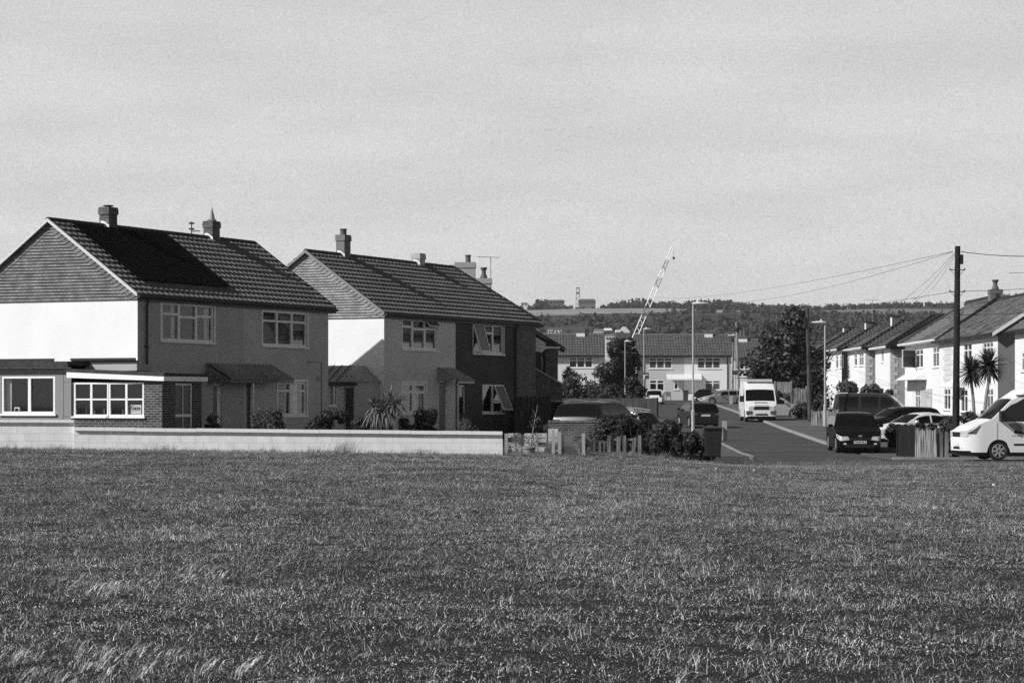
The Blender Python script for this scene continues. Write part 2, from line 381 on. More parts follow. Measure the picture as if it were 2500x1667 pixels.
for i in range(1500):            # the wood along the crest
    x = rnd.uniform(-90, 800) if i < 900 else rnd.uniform(-700, -90); y = rnd.uniform(2100, 2190)
    px = 1250 + x / y * FP
    tall = interp(px, [(1180, 2.0), (1300, 3.0), (1322, 7.8), (1340, 3.0), (1390, 3.8), (1410, 2.2), (1465, 2.0), (1475, 3.6), (1520, 5.6), (1580, 7), (1600, 4.2), (1680, 4.8), (1745, 6.5), (1850, 4.0), (2350, 3.4), (2420, 5.5)])
    if 1385 < px < 1468 and rnd.random() < .75: continue
    r = tall * rnd.uniform(.45, .85)
    z = HZ(x, y) + interp(px, [(2350, 0), (2450, 5)])
    blob(mb, (x, y, z + r * .6), r * .85, rnd, .2, 1, 1.0)
    leafblob(mb, (x, y, z + r * .8), r * 1.05, rnd, 18, r * .28)
tag(mb.build('crest_woodland', WOOD), 'long dark line of trees along the crest of the hill against the sky', 'woodland', kind='stuff')

# ------------------------------------------------------------------ grass (stuff): instanced clumps on the field
def field_end(x): return interp(x, [(-60, 71.6), (-.35, 71.9), (0.3, 77.0), (3.2, 78.5), (6.0, 80.0), (9.0, 84.6), (18, 85.4), (60, 85.6)])
def grass_mat(name, v, tip, var):
    m, t, b = nt(name); b.inputs['Roughness'].default_value = .6; b.inputs['Specular IOR Level'].default_value = .25
    oi = t.nodes.new('ShaderNodeObjectInfo'); geo = t.nodes.new('ShaderNodeNewGeometry')
    wn_ = t.nodes.new('ShaderNodeTexWhiteNoise'); wn_.noise_dimensions = '2D'
    cb = t.nodes.new('ShaderNodeCombineXYZ'); t.links.new(oi.outputs['Random'], cb.inputs[0]); t.links.new(geo.outputs['Random Per Island'], cb.inputs[1])
    t.links.new(cb.outputs[0], wn_.inputs['Vector'])
    pw = t.nodes.new('ShaderNodeMath'); pw.operation = 'POWER'; pw.inputs[1].default_value = var; t.links.new(wn_.outputs['Value'], pw.inputs[0])
    r = t.nodes.new('ShaderNodeMapRange'); r.inputs['To Min'].default_value = v; r.inputs['To Max'].default_value = tip; t.links.new(pw.outputs[0], r.inputs[0])
    no = t.nodes.new('ShaderNodeTexNoise'); no.inputs['Scale'].default_value = .35; no.inputs['Detail'].default_value = 8; no.inputs['Roughness'].default_value = .7; t.links.new(geo.outputs['Position'], no.inputs['Vector'])
    r2 = t.nodes.new('ShaderNodeMapRange'); r2.inputs['From Min'].default_value = .3; r2.inputs['From Max'].default_value = .7; r2.inputs['To Min'].default_value = .45; r2.inputs['To Max'].default_value = 1.5; t.links.new(no.outputs[0], r2.inputs[0])
    mu = t.nodes.new('ShaderNodeMath'); mu.operation = 'MULTIPLY'; t.links.new(r.outputs[0], mu.inputs[0]); t.links.new(r2.outputs[0], mu.inputs[1])
    t.links.new(mu.outputs[0], b.inputs['Base Color'])
    tr = t.nodes.new('ShaderNodeBsdfTranslucent'); t.links.new(mu.outputs[0], tr.inputs['Color'])
    mx = t.nodes.new('ShaderNodeMixShader'); mx.inputs[0].default_value = .3
    t.links.new(b.outputs[0], mx.inputs[1]); t.links.new(tr.outputs[0], mx.inputs[2]); t.links.new(mx.outputs[0], t.nodes['Material Output'].inputs[0])
    return m
GRM = grass_mat('grass_blades', .06, .95, 2.3)
DRY = grass_mat('dry_grass', .28, .75, 1.2)
def blade(mb, p, h, w, lean, rnd, segs=2):
    a = rnd.uniform(0, 2 * math.pi); dx, dy = math.cos(a) * w, math.sin(a) * w
    lx, ly = lean; vs = []
    for k in range(segs + 1):
        t = k / segs; f = 1 - t * .8
        c = (p[0] + lx * t * t * h, p[1] + ly * t * t * h, p[2] + h * t * (1 - .25 * t * (abs(lx) + abs(ly))))
        vs += [(c[0] - dx * f, c[1] - dy * f, c[2]), (c[0] + dx * f, c[1] + dy * f, c[2])]
    mb.add(vs, [(2 * k, 2 * k + 1, 2 * k + 3, 2 * k + 2) for k in range(segs)])
def clump(name, n, rad, h0, h1, w, m, seed, wind=.35, lean=.9):
    rnd = random.Random(seed); mb = MB()
    for _ in range(n):
        a = rnd.uniform(0, 6.283); r = rad * math.sqrt(rnd.random())
        l = (rnd.gauss(wind, lean * .5), rnd.gauss(0, lean * .5))
        blade(mb, (r * math.cos(a), r * math.sin(a), -.01), rnd.uniform(h0, h1), w * rnd.uniform(.7, 1.3), l, rnd)
    me = bpy.data.meshes.new(name); me.from_pydata(mb.v, [], mb.f); me.materials.append(m)
    return bpy.data.objects.new(name, me)
def scatter(base, objs, density, smin, smax, seed, rot=math.pi):
    c = bpy.data.collections.new('clumps')
    for o in objs: c.objects.link(o)
    ng = bpy.data.node_groups.new('scatter', 'GeometryNodeTree')
    ng.interface.new_socket('Geometry', in_out='INPUT', socket_type='NodeSocketGeometry'); ng.interface.new_socket('Geometry', in_out='OUTPUT', socket_type='NodeSocketGeometry')
    N = ng.nodes; L = ng.links
    gi = N.new('NodeGroupInput'); go = N.new('NodeGroupOutput')
    dp = N.new('GeometryNodeDistributePointsOnFaces'); dp.inputs['Density'].default_value = density; dp.inputs['Seed'].default_value = seed
    at = N.new('GeometryNodeInputNamedAttribute'); at.data_type = 'FLOAT'; at.inputs['Name'].default_value = 'dens'
    L.new(at.outputs[0], dp.inputs['Density'])
    ci = N.new('GeometryNodeCollectionInfo'); ci.inputs[0].default_value = c; ci.inputs['Separate Children'].default_value = True; ci.inputs['Reset Children'].default_value = True
    ip = N.new('GeometryNodeInstanceOnPoints'); ip.inputs['Pick Instance'].default_value = True
    rv = N.new('FunctionNodeRandomValue'); rv.data_type = 'FLOAT_VECTOR'; rv.inputs[0].default_value = (0, 0, -rot); rv.inputs[1].default_value = (0, 0, rot)
    rs = N.new('FunctionNodeRandomValue'); rs.data_type = 'FLOAT'; rs.inputs[2].default_value = smin; rs.inputs[3].default_value = smax; rs.inputs['Seed'].default_value = 7
    L.new(gi.outputs[0], dp.inputs['Mesh']); L.new(dp.outputs['Points'], ip.inputs['Points']); L.new(ci.outputs[0], ip.inputs['Instance'])
    L.new(rv.outputs[0], ip.inputs['Rotation']); L.new(rs.outputs[1], ip.inputs['Scale'])
    jg = N.new('GeometryNodeJoinGeometry'); L.new(gi.outputs[0], jg.inputs[0]); L.new(ip.outputs[0], jg.inputs[0])
    L.new(jg.outputs[0], go.inputs[0])
    md = base.modifiers.new('scatter', 'NODES'); md.node_group = ng
def field_mesh(name, m, densf, off, y0=10.0):
    mb = MB(); vs = []; fs = []; NX = 60; rows = 70
    for j in range(rows + 1):
        for i in range(NX + 1):
            t = (i / NX) * 2 - 1
            # rows fan out with distance; the far edge follows the wall, the fences and the road
            yy = y0 + (90 - y0) * (j / rows)
            x = t * (.265 * yy + 4)
            ye = field_end(x); y = y0 + (ye - y0) * (j / rows)
            vs.append((x, y, G(x, y) + off))
    for j in range(rows):
        for i in range(NX): a = j * (NX + 1) + i; fs.append((a, a + 1, a + NX + 2, a + NX + 1))
    mb.add(vs, fs); o = mb.build(name, m, smooth=True)
    at = o.data.attributes.new('dens', 'FLOAT', 'POINT')
    at.data.foreach_set('value', [densf(v[0], v[1]) for v in vs])
    return o
TURF = mat('turf', .022, .95, .75, 45, .6, 30, .1, big=.3, bigs=.25)
def d_main(x, y): return (66 - 28 * sm((y - 18) / 45)) * (.85 + .22 * math.sin(x * .9 + 2 * math.sin(y * .35)) * math.sin(y * .55 + x * .3))
fo = field_mesh('grass', TURF, d_main, .02)
tag(fo, 'rough mown grass of the open field in the foreground', 'grass', kind='stuff')
CL = [clump('cl%d' % i, 46, .17, .008, .028 + .007 * i, .0026 + .0005 * (i % 3), GRM, i, 0, 1.7) for i in range(5)] + [clump('cl5', 30, .15, .02, .085, .0026, GRM, 5, .15, .8)]
def leafclump(i):                # low broad-leaved weeds and clover among the grass
    rnd = random.Random(500 + i); mb = MB()
    for _ in range(46):
        a = rnd.uniform(0, 6.283); r = .17 * math.sqrt(rnd.random()); c = Vector((r * math.cos(a), r * math.sin(a), rnd.uniform(.004, .03))); w = rnd.uniform(.003, .0075)
        u = Vector((rnd.gauss(0, 1), rnd.gauss(0, 1), rnd.gauss(0, .5))).normalized() * w; v = u.cross(Vector((rnd.gauss(0, .4), rnd.gauss(0, .4), 1))).normalized() * w * .7
        mb.add([c - u, c + v, c + u, c - v], [(0, 1, 2, 3)])
    me = bpy.data.meshes.new('leaves'); me.from_pydata(mb.v, [], mb.f); me.materials.append(GRM); return bpy.data.objects.new('lc%d' % i, me)
scatter(fo, CL + [leafclump(i) for i in range(2)], 20, .6, 1.5, 3)
def d_dry(x, y):
    px = 1250 + x / y * FP; py = HOR + (EYE - G(x, y)) / y * FP
    v = .006
    for cx, cy, rx, ry, k in ((150, 1650, 200, 34, 18), (330, 1625, 90, 26, 9), (250, 1440, 60, 30, 9), (440, 1425, 60, 30, 9), (650, 1640, 110, 40, 5), (1900, 1655, 500, 22, 1.2), (1560, 1650, 50, 22, 2.5), (380, 1560, 60, 30, 3)):
        q = ((px - cx) / rx) ** 2 + ((py - cy) / ry) ** 2
        if q < 1: v = max(v, k * (1 - q * .5))
    return v
do = field_mesh('dry_grass', TURF, d_dry, .012)
tag(do, 'pale dry grass tufts with seed heads leaning in the wind', 'grass', kind='stuff')
def dryclump(i):
    rnd = random.Random(90 + i); mb = MB()
    for _ in range(9):
        l = (rnd.uniform(.5, 1.1), rnd.uniform(-.3, .2)); p = (rnd.gauss(0, .03), rnd.gauss(0, .03), 0)
        h = rnd.uniform(.05, .12); blade(mb, p, h, .002, l, rnd, 3)
        q = (p[0] + l[0] * h, p[1] + l[1] * h, h * .78)
        for k in range(3):     # seed head
            blade(mb, (q[0] - .012 * k * l[0], q[1] + rnd.gauss(0, .004), q[2] - .012 * k), .05, .0065, (l[0] * 1.2, l[1]), rnd, 2)
    me = bpy.data.meshes.new('dry'); me.from_pydata(mb.v, [], mb.f); me.materials.append(DRY); return bpy.data.objects.new('dry%d' % i, me)
scatter(do, [dryclump(i) for i in range(4)], 1, .7, 1.3, 11, .5)
# the longer grass left standing against the wall, the fences and the road edge
mb = MB(); rnd = random.Random(31)
for i in range(4200):
    x = rnd.uniform(-17, 20); e = field_end(x); y = e - abs(rnd.gauss(0, .35)) - .05
    h = rnd.uniform(.05, .17) * (2.2 if math.sin(x * 1.7) + math.sin(x * 4.1) + rnd.gauss(0, .8) > 1.6 else 1)
    for k in range(4): blade(mb, (x + rnd.gauss(0, .04), y + rnd.gauss(0, .04), G(x, y)), h * rnd.uniform(.6, 1.1), .005, (rnd.gauss(.35, .4), rnd.gauss(0, .3)), rnd)
for i in range(150):             # a tall tuft by the wall
    x = PX(835, 71.3) + rnd.gauss(0, .22); blade(mb, (x, 71.4 + rnd.uniform(-.2, .2), G(x, 71.4)), rnd.uniform(.25, .62), .005, (rnd.uniform(.1, .8), rnd.uniform(-.2, .2)), rnd, 3)
tag(mb.build('verge_grass', grass_mat('verge_grass_blades', .09, .38, 1.5)), 'longer uncut grass standing along the foot of the white wall and fences', 'grass', kind='stuff')
# ------------------------------------------------------------------ building kit
TILE = mat('roof_tile_concrete', .145, .75, .5, 9, .4, 60, .3, big=.12, bigs=.7)
TILE2 = mat('roof_tile_dark', .055, .8, .35, 9, .4, 60, .3, big=.12, bigs=.7)  # darker tile, holds the shade of the hip slopes in its colour
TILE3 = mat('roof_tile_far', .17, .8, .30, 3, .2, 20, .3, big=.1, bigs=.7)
RIDGE = mat('ridge_tile', .025, .7, .4, 8)
HUNG = brick('hung_tile', .175, .07, .165, .10, .006, .18, 'y', .3)
HUNG2 = brick('hung_tile_pale', .26, .10, .165, .10, .006, .16, 'y', .3)
VERGE = mat('verge_mortar', .60, .85, .2, 20, .5, 60)

def wall(mb, F, L0, L1, z0, z1, holes=(), t=.12, top=None):
    """a wall sheet with real openings and reveals; top: function of a giving the height, or None"""
    as_ = sorted(set([L0, L1] + [h[0] for h in holes] + [h[1] for h in holes])); zs = sorted(set([z0, z1] + [h[2] for h in holes] + [h[3] for h in holes]))
    for a, b in zip(as_, as_[1:]):
        for c, d in zip(zs, zs[1:]):
            if any(h[0] <= a + 1e-6 and b <= h[1] + 1e-6 and h[2] <= c + 1e-6 and d <= h[3] + 1e-6 for h in holes): continue
            mb.oquad(F, [(a, 0, c), (b, 0, c), (b, 0, d), (a, 0, d)])
    for a, b, c, d in holes:
        mb.oquad(F, [(a, 0, c), (b, 0, c), (b, -t, c), (a, -t, c)]); mb.oquad(F, [(a, 0, d), (a, -t, d), (b, -t, d), (b, 0, d)])
        mb.oquad(F, [(a, 0, c), (a, -t, c), (a, -t, d), (a, 0, d)]); mb.oquad(F, [(b, 0, c), (b, 0, d), (b, -t, d), (b, -t, c)])

def window(par, F, a0, a1, z0, z1, cols=(1, 1, 1), fan=(.3, .3, .3), fw=.06, rec=.05, frame=None, surround=0, net=None, curt=(), openc=(), sill=True, simple=False, room=True, name='window'):
    """frame with mullions and transoms > pane, sill, curtain, casement"""
    frame = frame or PVC
    mb = MB(); tot = float(sum(cols)); xs_ = [a0]
    for c in cols: xs_.append(xs_[-1] + (a1 - a0) * c / tot)
    d0, d1 = -rec - .05, -rec + .02
    if surround:
        s = surround
        mb.obox(F, a0 - s, a1 + s, .002, .022, z1, z1 + s); mb.obox(F, a0 - s, a0, .002, .022, z0, z1); mb.obox(F, a1, a1 + s, .002, .022, z0, z1)
    mb.obox(F, a0, a1, d0, d1, z1 - fw, z1); mb.obox(F, a0, a1, d0, d1, z0, z0 + fw)
    mb.obox(F, a0, a0 + fw, d0, d1, z0 + fw, z1 - fw); mb.obox(F, a1 - fw, a1, d0, d1, z0 + fw, z1 - fw)
    for x in xs_[1:-1]: mb.obox(F, x - fw * .75, x + fw * .75, d0, d1, z0 + fw, z1 - fw)
    for i, f in enumerate(fan):
        if f:
            zz = z1 - (z1 - z0) * f; l = xs_[i] + (fw if i == 0 else fw * .75); r = xs_[i + 1] - (fw if i == len(cols) - 1 else fw * .75)
            mb.obox(F, l, r, d0, d1 - .005, zz - fw * .5, zz + fw * .5)
    w = mb.build(name, frame, par)
    p = MB(); p.oquad(F, [(a0 + fw * .5, d0 + .02, z0 + fw * .5), (a1 - fw * .5, d0 + .02, z0 + fw * .5), (a1 - fw * .5, d0 + .02, z1 - fw * .5), (a0 + fw * .5, d0 + .02, z1 - fw * .5)])
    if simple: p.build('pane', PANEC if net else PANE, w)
    else:
        p.build('pane', GLS, w)
        if room:
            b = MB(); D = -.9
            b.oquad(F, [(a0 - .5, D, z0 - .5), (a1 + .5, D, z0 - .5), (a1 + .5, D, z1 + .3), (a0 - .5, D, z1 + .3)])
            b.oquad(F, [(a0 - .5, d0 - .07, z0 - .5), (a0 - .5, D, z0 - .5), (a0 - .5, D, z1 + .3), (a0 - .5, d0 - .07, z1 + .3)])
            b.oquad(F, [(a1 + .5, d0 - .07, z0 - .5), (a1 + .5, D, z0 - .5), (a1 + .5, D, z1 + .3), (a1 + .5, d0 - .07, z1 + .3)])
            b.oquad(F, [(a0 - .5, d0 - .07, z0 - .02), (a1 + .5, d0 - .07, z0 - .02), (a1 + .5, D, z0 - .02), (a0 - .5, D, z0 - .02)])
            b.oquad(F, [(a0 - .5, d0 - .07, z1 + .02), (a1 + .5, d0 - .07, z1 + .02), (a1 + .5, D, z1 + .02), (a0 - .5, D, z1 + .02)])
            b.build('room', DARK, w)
    if net or curt:
        c = MB()
        def cloth(l, r, zb, zt, dd, wob=.015):
            n = max(4, int((r - l) / .025)); pts = []
            for i in range(n + 1): x = lerp(l, r, i / n); pts.append((x, dd + wob * math.sin(i * 1.9) + wob * .5 * math.sin(i * .7)))
            for (x, d), (x2, d2) in zip(pts, pts[1:]): c.oquad(F, [(x, d, zb), (x2, d2, zb), (x2, d2, zt), (x, d, zt)])
        if net: cloth(a0, a1, z0 + (z1 - z0) * net[0], z0 + (z1 - z0) * net[1], d0 - .12, .008)
        if net: c.build('curtain', CURTG, w)
        for l, r in curt: c = MB(); cloth(lerp(a0, a1, l), lerp(a0, a1, r), z0, z1, d0 - .09); c.build('curtain', CURT, w)
    if sill:
        s = MB(); s.obox(F, a0 - .07, a1 + .07, -rec + .02, .07, z0 - .06, z0 - .003); s.build('sill', frame, w)
    for (cl, zb, zt, ang, hinge) in openc:     # opened lights: hinge 't' top, 'l' left, 'r' right
        l = xs_[cl] + .01; r = xs_[cl + 1] - .01; b0 = lerp(z0, z1, zb) + .02; b1 = lerp(z0, z1, zt) - .02; O, U, N = F
        s = MB(); q = MB(); th = .045; f = .05
        def bar(x0, x1, y0, y1): s.box(x0, x1, -th, 0, y0, y1)
        W_, H_ = r - l, b1 - b0
        bar(0, W_, 0, f); bar(0, W_, H_ - f, H_); bar(0, f, f, H_ - f); bar(W_ - f, W_, f, H_ - f)
        q.quad((f, -th / 2, f), (W_ - f, -th / 2, f), (W_ - f, -th / 2, H_ - f), (f, -th / 2, H_ - f))
        def tf(v):
            x, y, z = v
            if hinge == 't': z2 = H_ - z; dd = z2 * math.sin(ang) - y; zz = H_ - z2 * math.cos(ang); a = x
            elif hinge == 'l': a = x * math.cos(ang); dd = x * math.sin(ang) - y; zz = z
            else: x2 = W_ - x; a = W_ - x2 * math.cos(ang); dd = x2 * math.sin(ang) - y; zz = z
            a += l; dd += -rec + .03; zz += b0
            return (O[0] + U[0] * a + N[0] * dd, O[1] + U[1] * a + N[1] * dd, O[2] + zz)
        s.v = [tf(v) for v in s.v]; q.v = [tf(v) for v in q.v]
        s.build('casement', frame, w); q.build('casement_pane', PANEC, w)
    return w

def door(par, F, a0, a1, z0, z1, m, frame=None, glassed=None, rec=.06):
    frame = frame or PVC; mb = MB(); d0, d1 = -rec - .05, -rec + .02
    mb.obox(F, a0, a0 + .05, d0, d1, z0, z1); mb.obox(F, a1 - .05, a1, d0, d1, z0, z1); mb.obox(F, a0 + .05, a1 - .05, d0, d1, z1 - .05, z1)
    fr = mb.build('door_frame', frame, par)
    p = MB(); p.obox(F, a0 + .05, a1 - .05, d0 + .01, d0 + .04, z0, z1 - .05); d = p.build('door', m, fr)
    if glassed:
        g = MB(); l, r, b, t = glassed
        g.obox(F, lerp(a0, a1, l), lerp(a0, a1, r), d0 + .04, d0 + .045, lerp(z0, z1, b), lerp(z0, z1, t)); g.build('door_pane', PANEC, fr)
    h = MB(); h.obox(F, a1 - .16, a1 - .09, d0 + .04, d0 + .09, lerp(z0, z1, .46), lerp(z0, z1, .49)); h.build('handle', METAL, fr)
    return fr

def tile_slope(mb, x0, x1, ye, yr, ze, zr, ncourse=14, pitch=.30, dx=.05, hip1=None, hip0=None, amp=.036, butt=.055):
    """courses of profiled interlocking tiles from eave (ye,ze) to ridge (yr,zr); hip: x of the slope's end at the ridge"""
    ln = math.hypot(yr - ye, zr - ze); ny, nz = -(zr - ze) / ln, abs(yr - ye) / ln
    if yr < ye: ny = -ny
    ny = math.copysign(abs(zr - ze) / ln, ye - yr)
    for k in range(ncourse):
        t0, t1 = k / ncourse, (k + 1) / ncourse
        xa = lerp(x0, hip0, (t0 + t1) / 2) if hip0 is not None else x0; xb = lerp(x1, hip1, (t0 + t1) / 2) if hip1 is not None else x1
        n = max(2, int((xb - xa) / dx)); vs = []
        jit = random.uniform(-.004, .004)
        for i in range(n + 1):
            x = lerp(xa, xb, i / n); ph = ((x + (k % 2) * 0) % pitch) / pitch
            w = amp * (max(0, math.sin(ph * 2 * math.pi)) + .35 * max(0, -math.sin(ph * 2 * math.pi)))
            for t, o in ((t0, -.01), (t0, butt + w + jit), (t1, w * .7)):
                vs.append((x, lerp(ye, yr, t) + ny * o, lerp(ze, zr, t) + nz * o))
        fs = []
        for i in range(n):
            a = i * 3; fs += [(a, a + 3, a + 4, a + 1), (a + 1, a + 4, a + 5, a + 2)]
        mb.add(vs, fs)
def ridge_line(mb, p, q, r=.13, seg=.32):
    p, q = Vector(p), Vector(q); L = (q - p).length; n = max(1, int(L / seg))
    for i in range(n):
        a = p.lerp(q, i / n); b = p.lerp(q, (i + .97) / n); mb.tube([a, b], [r, r * .93], 8)
def chimney(par, x, y, z0, z1, wx, wy, m, pots=(), cap=True, flash=True):
    mb = MB(); mb.box(x - wx / 2, x + wx / 2, y - wy / 2, y + wy / 2, z0, z1 - .12)
    if cap:
        mb.box(x - wx / 2 - .03, x + wx / 2 + .03, y - wy / 2 - .03, y + wy / 2 + .03, z1 - .24, z1 - .07)
        mb.box(x - wx / 2 - .02, x + wx / 2 + .02, y - wy / 2 - .02, y + wy / 2 + .02, z1 - .068, z1)
    c = mb.build('chimney', m, par)
    if flash:
        f = MB(); n_ = 5                # stepped flashing down the lit side, pale apron in front
        for i in range(n_):
            y0_, y1_ = y - wy / 2 - .02 + i * wy / n_ * .9, y - wy / 2 - .02 + (i + 1) * wy / n_ * .9; zr_ = z0 + .55 - .72 * max(0, y - (y0_ + y1_) / 2)
            f.box(x - wx / 2 - .014, x - wx / 2 - .002, y0_, y1_ - .003, zr_ - .12, zr_ + .17)
        f.prism([(x - wx / 2 - .13, y - wy / 2 - .16, z0 + .26), (x - wx / 2 - .016, y - wy / 2 - .16, z0 + .26), (x - wx / 2 - .016, y, z0 + .60), (x - wx / 2 - .13, y, z0 + .60)], (0, 0, .03))
        f.build('flashing', LEADM, c)
    for (dx, dy, r, h, kind) in pots:
        p = MB()
        if kind == 'cone': p.lathe((x + dx, y + dy, z1), [(r, 0), (r * 1.1, .03), (r * .9, .06), (r * .75, .08), (.01, h)], 10)
        elif kind == 'flat': p.lathe((x + dx, y + dy, z1), [(r * .6, 0), (r * .6, h * .5), (r, h * .5), (r, h)], 12)
        elif kind == 'waist': p.lathe((x + dx, y + dy, z1), [(r, 0), (r * 1.05, h * .1), (r * .62, h * .45), (r * .6, h * .7), (r * .95, h * .9), (r, h)], 12)
        else: p.lathe((x + dx, y + dy, z1), [(r, 0), (r * .85, h * .1), (r * .82, h * .8), (r, h * .83), (r, h)], 12)
        p.build('chimney_pot', {'cone': METAL, 'flat': RIDGE}.get(kind, mat('clay_pot', .10, .8, .2, 9)), c)
    return c
def aerial(par, x, y, z, h=1.6, L=1.2, yaw=0.0):
    mb = MB(); mb.tube([(x, y, z), (x, y, z + h)], .018, 5); ca, sa = math.cos(yaw), math.sin(yaw)
    mb.tube([(x - ca * L * .6, y - sa * L * .6, z + h), (x + ca * L * .4, y + sa * L * .4, z + h)], .012, 4)
    for i in range(9):
        t = -.6 + i * .12; w = .17
        mb.tube([(x + ca * L * t - sa * w, y + sa * L * t + ca * w, z + h), (x + ca * L * t + sa * w, y + sa * L * t - ca * w, z + h)], .008, 4)
    return mb.build('aerial', METAL, par)
UX, UY = .4247, .9053
ROT1 = math.atan2(UY, UX)
OX, OY = -11.77, 76.0
def on_line(px, ox, oy, ux, uy):
    t = (px - 1250) / FP; a = (t * oy - ox) / (ux - t * uy); return a, oy + a * uy

class House:
    """pair of semi-detached houses of the left row; local x along the front (away from the camera), -y to the street"""
    def __init__(s, u0, L, label, depth=6.62, base=None, grp=None, name='semi_detached_house', d=None):
        s.u0 = u0; s.L = L; s.W = depth; s.ux, s.uy = (UX, UY) if d is None else d
        s.o = (OX + UX * u0, OY + UY * u0); s.bz = base
        s.rot = math.atan2(s.uy, s.ux); s.t = thing(name, label, 'house', (s.o[0], s.o[1], base), s.rot, grp)
        s.F = ((0, 0, 0), (1, 0, 0), (0, -1, 0)); s.Gf = ((0, 0, 0), (0, -1, 0), (-1, 0, 0))
    def fr(s, px, n=0.0):      # pixel column -> local x on the plane n metres in front of the facade
        a, D = on_line(px, s.o[0] + s.uy * n, s.o[1] - s.ux * n, s.ux, s.uy); return a
    def fz(s, px, py, n=0.0):
        a, D = on_line(px, s.o[0] + s.uy * n, s.o[1] - s.ux * n, s.ux, s.uy); return PZ(py, D) - s.bz
    def gr(s, px, x=0.0):      # on the plane parallel to the gable at local x: returns n (towards street)
        a, D = on_line(px, s.o[0] + s.ux * x, s.o[1] + s.uy * x, s.uy, -s.ux); return a
    def gz(s, px, py, x=0.0):
        a, D = on_line(px, s.o[0] + s.ux * x, s.o[1] + s.uy * x, s.uy, -s.ux); return PZ(py, D) - s.bz

def build_left(h, ze, zr, ov, gable_m, hung_m, tile_m, front, hip_end=None, barge=VERGE, front_holes=()):
    """walls, tile-hung gable, tiled roof, gutter of one house of the left row"""
    t, L, W = h.t, h.L, h.W
    yr = W / 2
    mb = MB(); zw = ze - .05
    front_m = []
    for i, (l, r, m) in enumerate(front):
        mb.mi = i; front_m.append(m)
        wall(mb, h.F, l, r, -.4, zw, [q for q in front_holes if q[0] >= l - 1e-6 and q[1] <= r + 1e-6])
    o = mb.build('front_wall', front_m, t)
    mb = MB(); zh = ze - .12
    mb.oquad(h.Gf, [(-W, 0, -.4), (0, 0, -.4), (0, 0, zh), (-W, 0, zh)])
    mb.quad((L, 0, -.4), (L, W, -.4), (L, W, zw), (L, 0, zw)); mb.quad((0, W, -.4), (0, W, zw), (L, W, zw), (L, W, -.4))
    mb.quad((L, 0, zw), (L, W, zw), (L, yr, zr - .25), (L, yr, zr - .26)) if hip_end is None else None
    mb.build('side_wall', gable_m, t)
    # tile hanging
    mb = MB(); g = .10; z = math.floor(zh / g) * g; k = (zr - ze) / (yr + ov)
    def half(z): return max(0.0, (zr - .06 - z) / k)
    mb.oquad(h.Gf, [(-yr - half(z), .008, z), (-yr + half(z), .008, z), (-yr, .008, zr - .08)])
    while z < zr - .18:
        a = min(half(z + .0) , yr + ov * .6); b = min(half(z + g), yr + ov * .6)
        mb.oquad(h.Gf, [(-yr - a, .055, z), (-yr + a, .055, z), (-yr + b, .014, z + g + .004), (-yr - b, .014, z + g + .004)])
        mb.oquad(h.Gf, [(-yr - a, .010, z), (-yr + a, .010, z), (-yr + a, .055, z), (-yr - a, .055, z)])
        for s_ in (-1, 1):     # slanted tiles along the verge
            e0 = half(z + .13); e1 = half(z + .25)
            if e0 < .35: continue
            e0 = min(e0, a); e1 = min(e1, a)
            P = [(-yr + s_ * (e0 - .27), .062, z + .005), (-yr + s_ * e0, .062, z + .13), (-yr + s_ * e1, .03, z + .22), (-yr + s_ * (e1 - .24), .03, z + .12)]
            mb.oquad(h.Gf, P if s_ > 0 else P[::-1])
            Q = [(-yr + s_ * (e0 - .27), .02, z + .002), (-yr + s_ * e0, .02, z + .127), (-yr + s_ * e0, .062, z + .13), (-yr + s_ * (e0 - .27), .062, z + .005)]
            mb.oquad(h.Gf, Q)
        z += g
    mb.build('tile_hanging', hung_m, t)
    # roof
    x0 = -.16; x1 = L + (.36 if hip_end is None else .30)
    mb = MB(); tile_slope(mb, x0, x1, -ov, yr, ze, zr, 14, .30, .05, hip1=hip_end); tile_slope(mb, x0, x1, W + ov, yr, ze, zr, 14, .30, .15, hip1=hip_end)
    mb.quad((x0 + .02, -ov, ze - .05), (x1 - .02, -ov, ze - .05), ((hip_end or x1) - .02, yr, zr - .05), (x0 + .02, yr, zr - .05))
    mb.quad((x0 + .02, W + ov, ze - .05), (x0 + .02, yr, zr - .05), ((hip_end or x1) - .02, yr, zr - .05), (x1 - .02, W + ov, ze - .05))
    if hip_end is not None:
        mb.add([(x1, -ov, ze), (x1, W + ov, ze), (hip_end, yr, zr)], [(0, 1, 2)])
    rf = mb.build('roof', tile_m, t)
    mb = MB(); ridge_line(mb, (x0, yr, zr - .01), ((hip_end or x1), yr, zr - .01), .10)
    if hip_end is not None:
        ridge_line(mb, (hip_end, yr, zr + .02), (x1, -ov, ze + .06), .11)
        ridge_line(mb, (hip_end, yr, zr + .02), (x1, W + ov, ze + .06), .11)
    mb.build('ridge', RIDGE, rf)
    for s_ in (-1, 1):              # white verge
        mb = MB()
        ye = -ov if s_ < 0 else W + ov
        for (xx, xo) in (((x0 - .03), x0 + .04),):
            v = (0, yr - ye, zr - ze); d = (0, (yr - ye), (zr - ze))
            mb.prism([(xx, ye, ze - .07), (xo, ye, ze - .07), (xo, ye, ze + .04), (xx, ye, ze + .04)], d)
        mb.build('verge', barge, rf)
        if hip_end is None:
            mb = MB(); mb.prism([(x1 - .03, ye, ze - .07), (x1 + .03, ye, ze - .07), (x1 + .03, ye, ze + .085), (x1 - .03, ye, ze + .085)], d); mb.build('verge', RIDGE, rf)
    mb = MB(); mb.box(x0, x1, -ov - .02, -ov + .005, ze - .19, ze - .03); mb.box(x0, x1, -ov + .007, -.002, ze - .19, ze - .165); mb.build('fascia', FASC, rf)
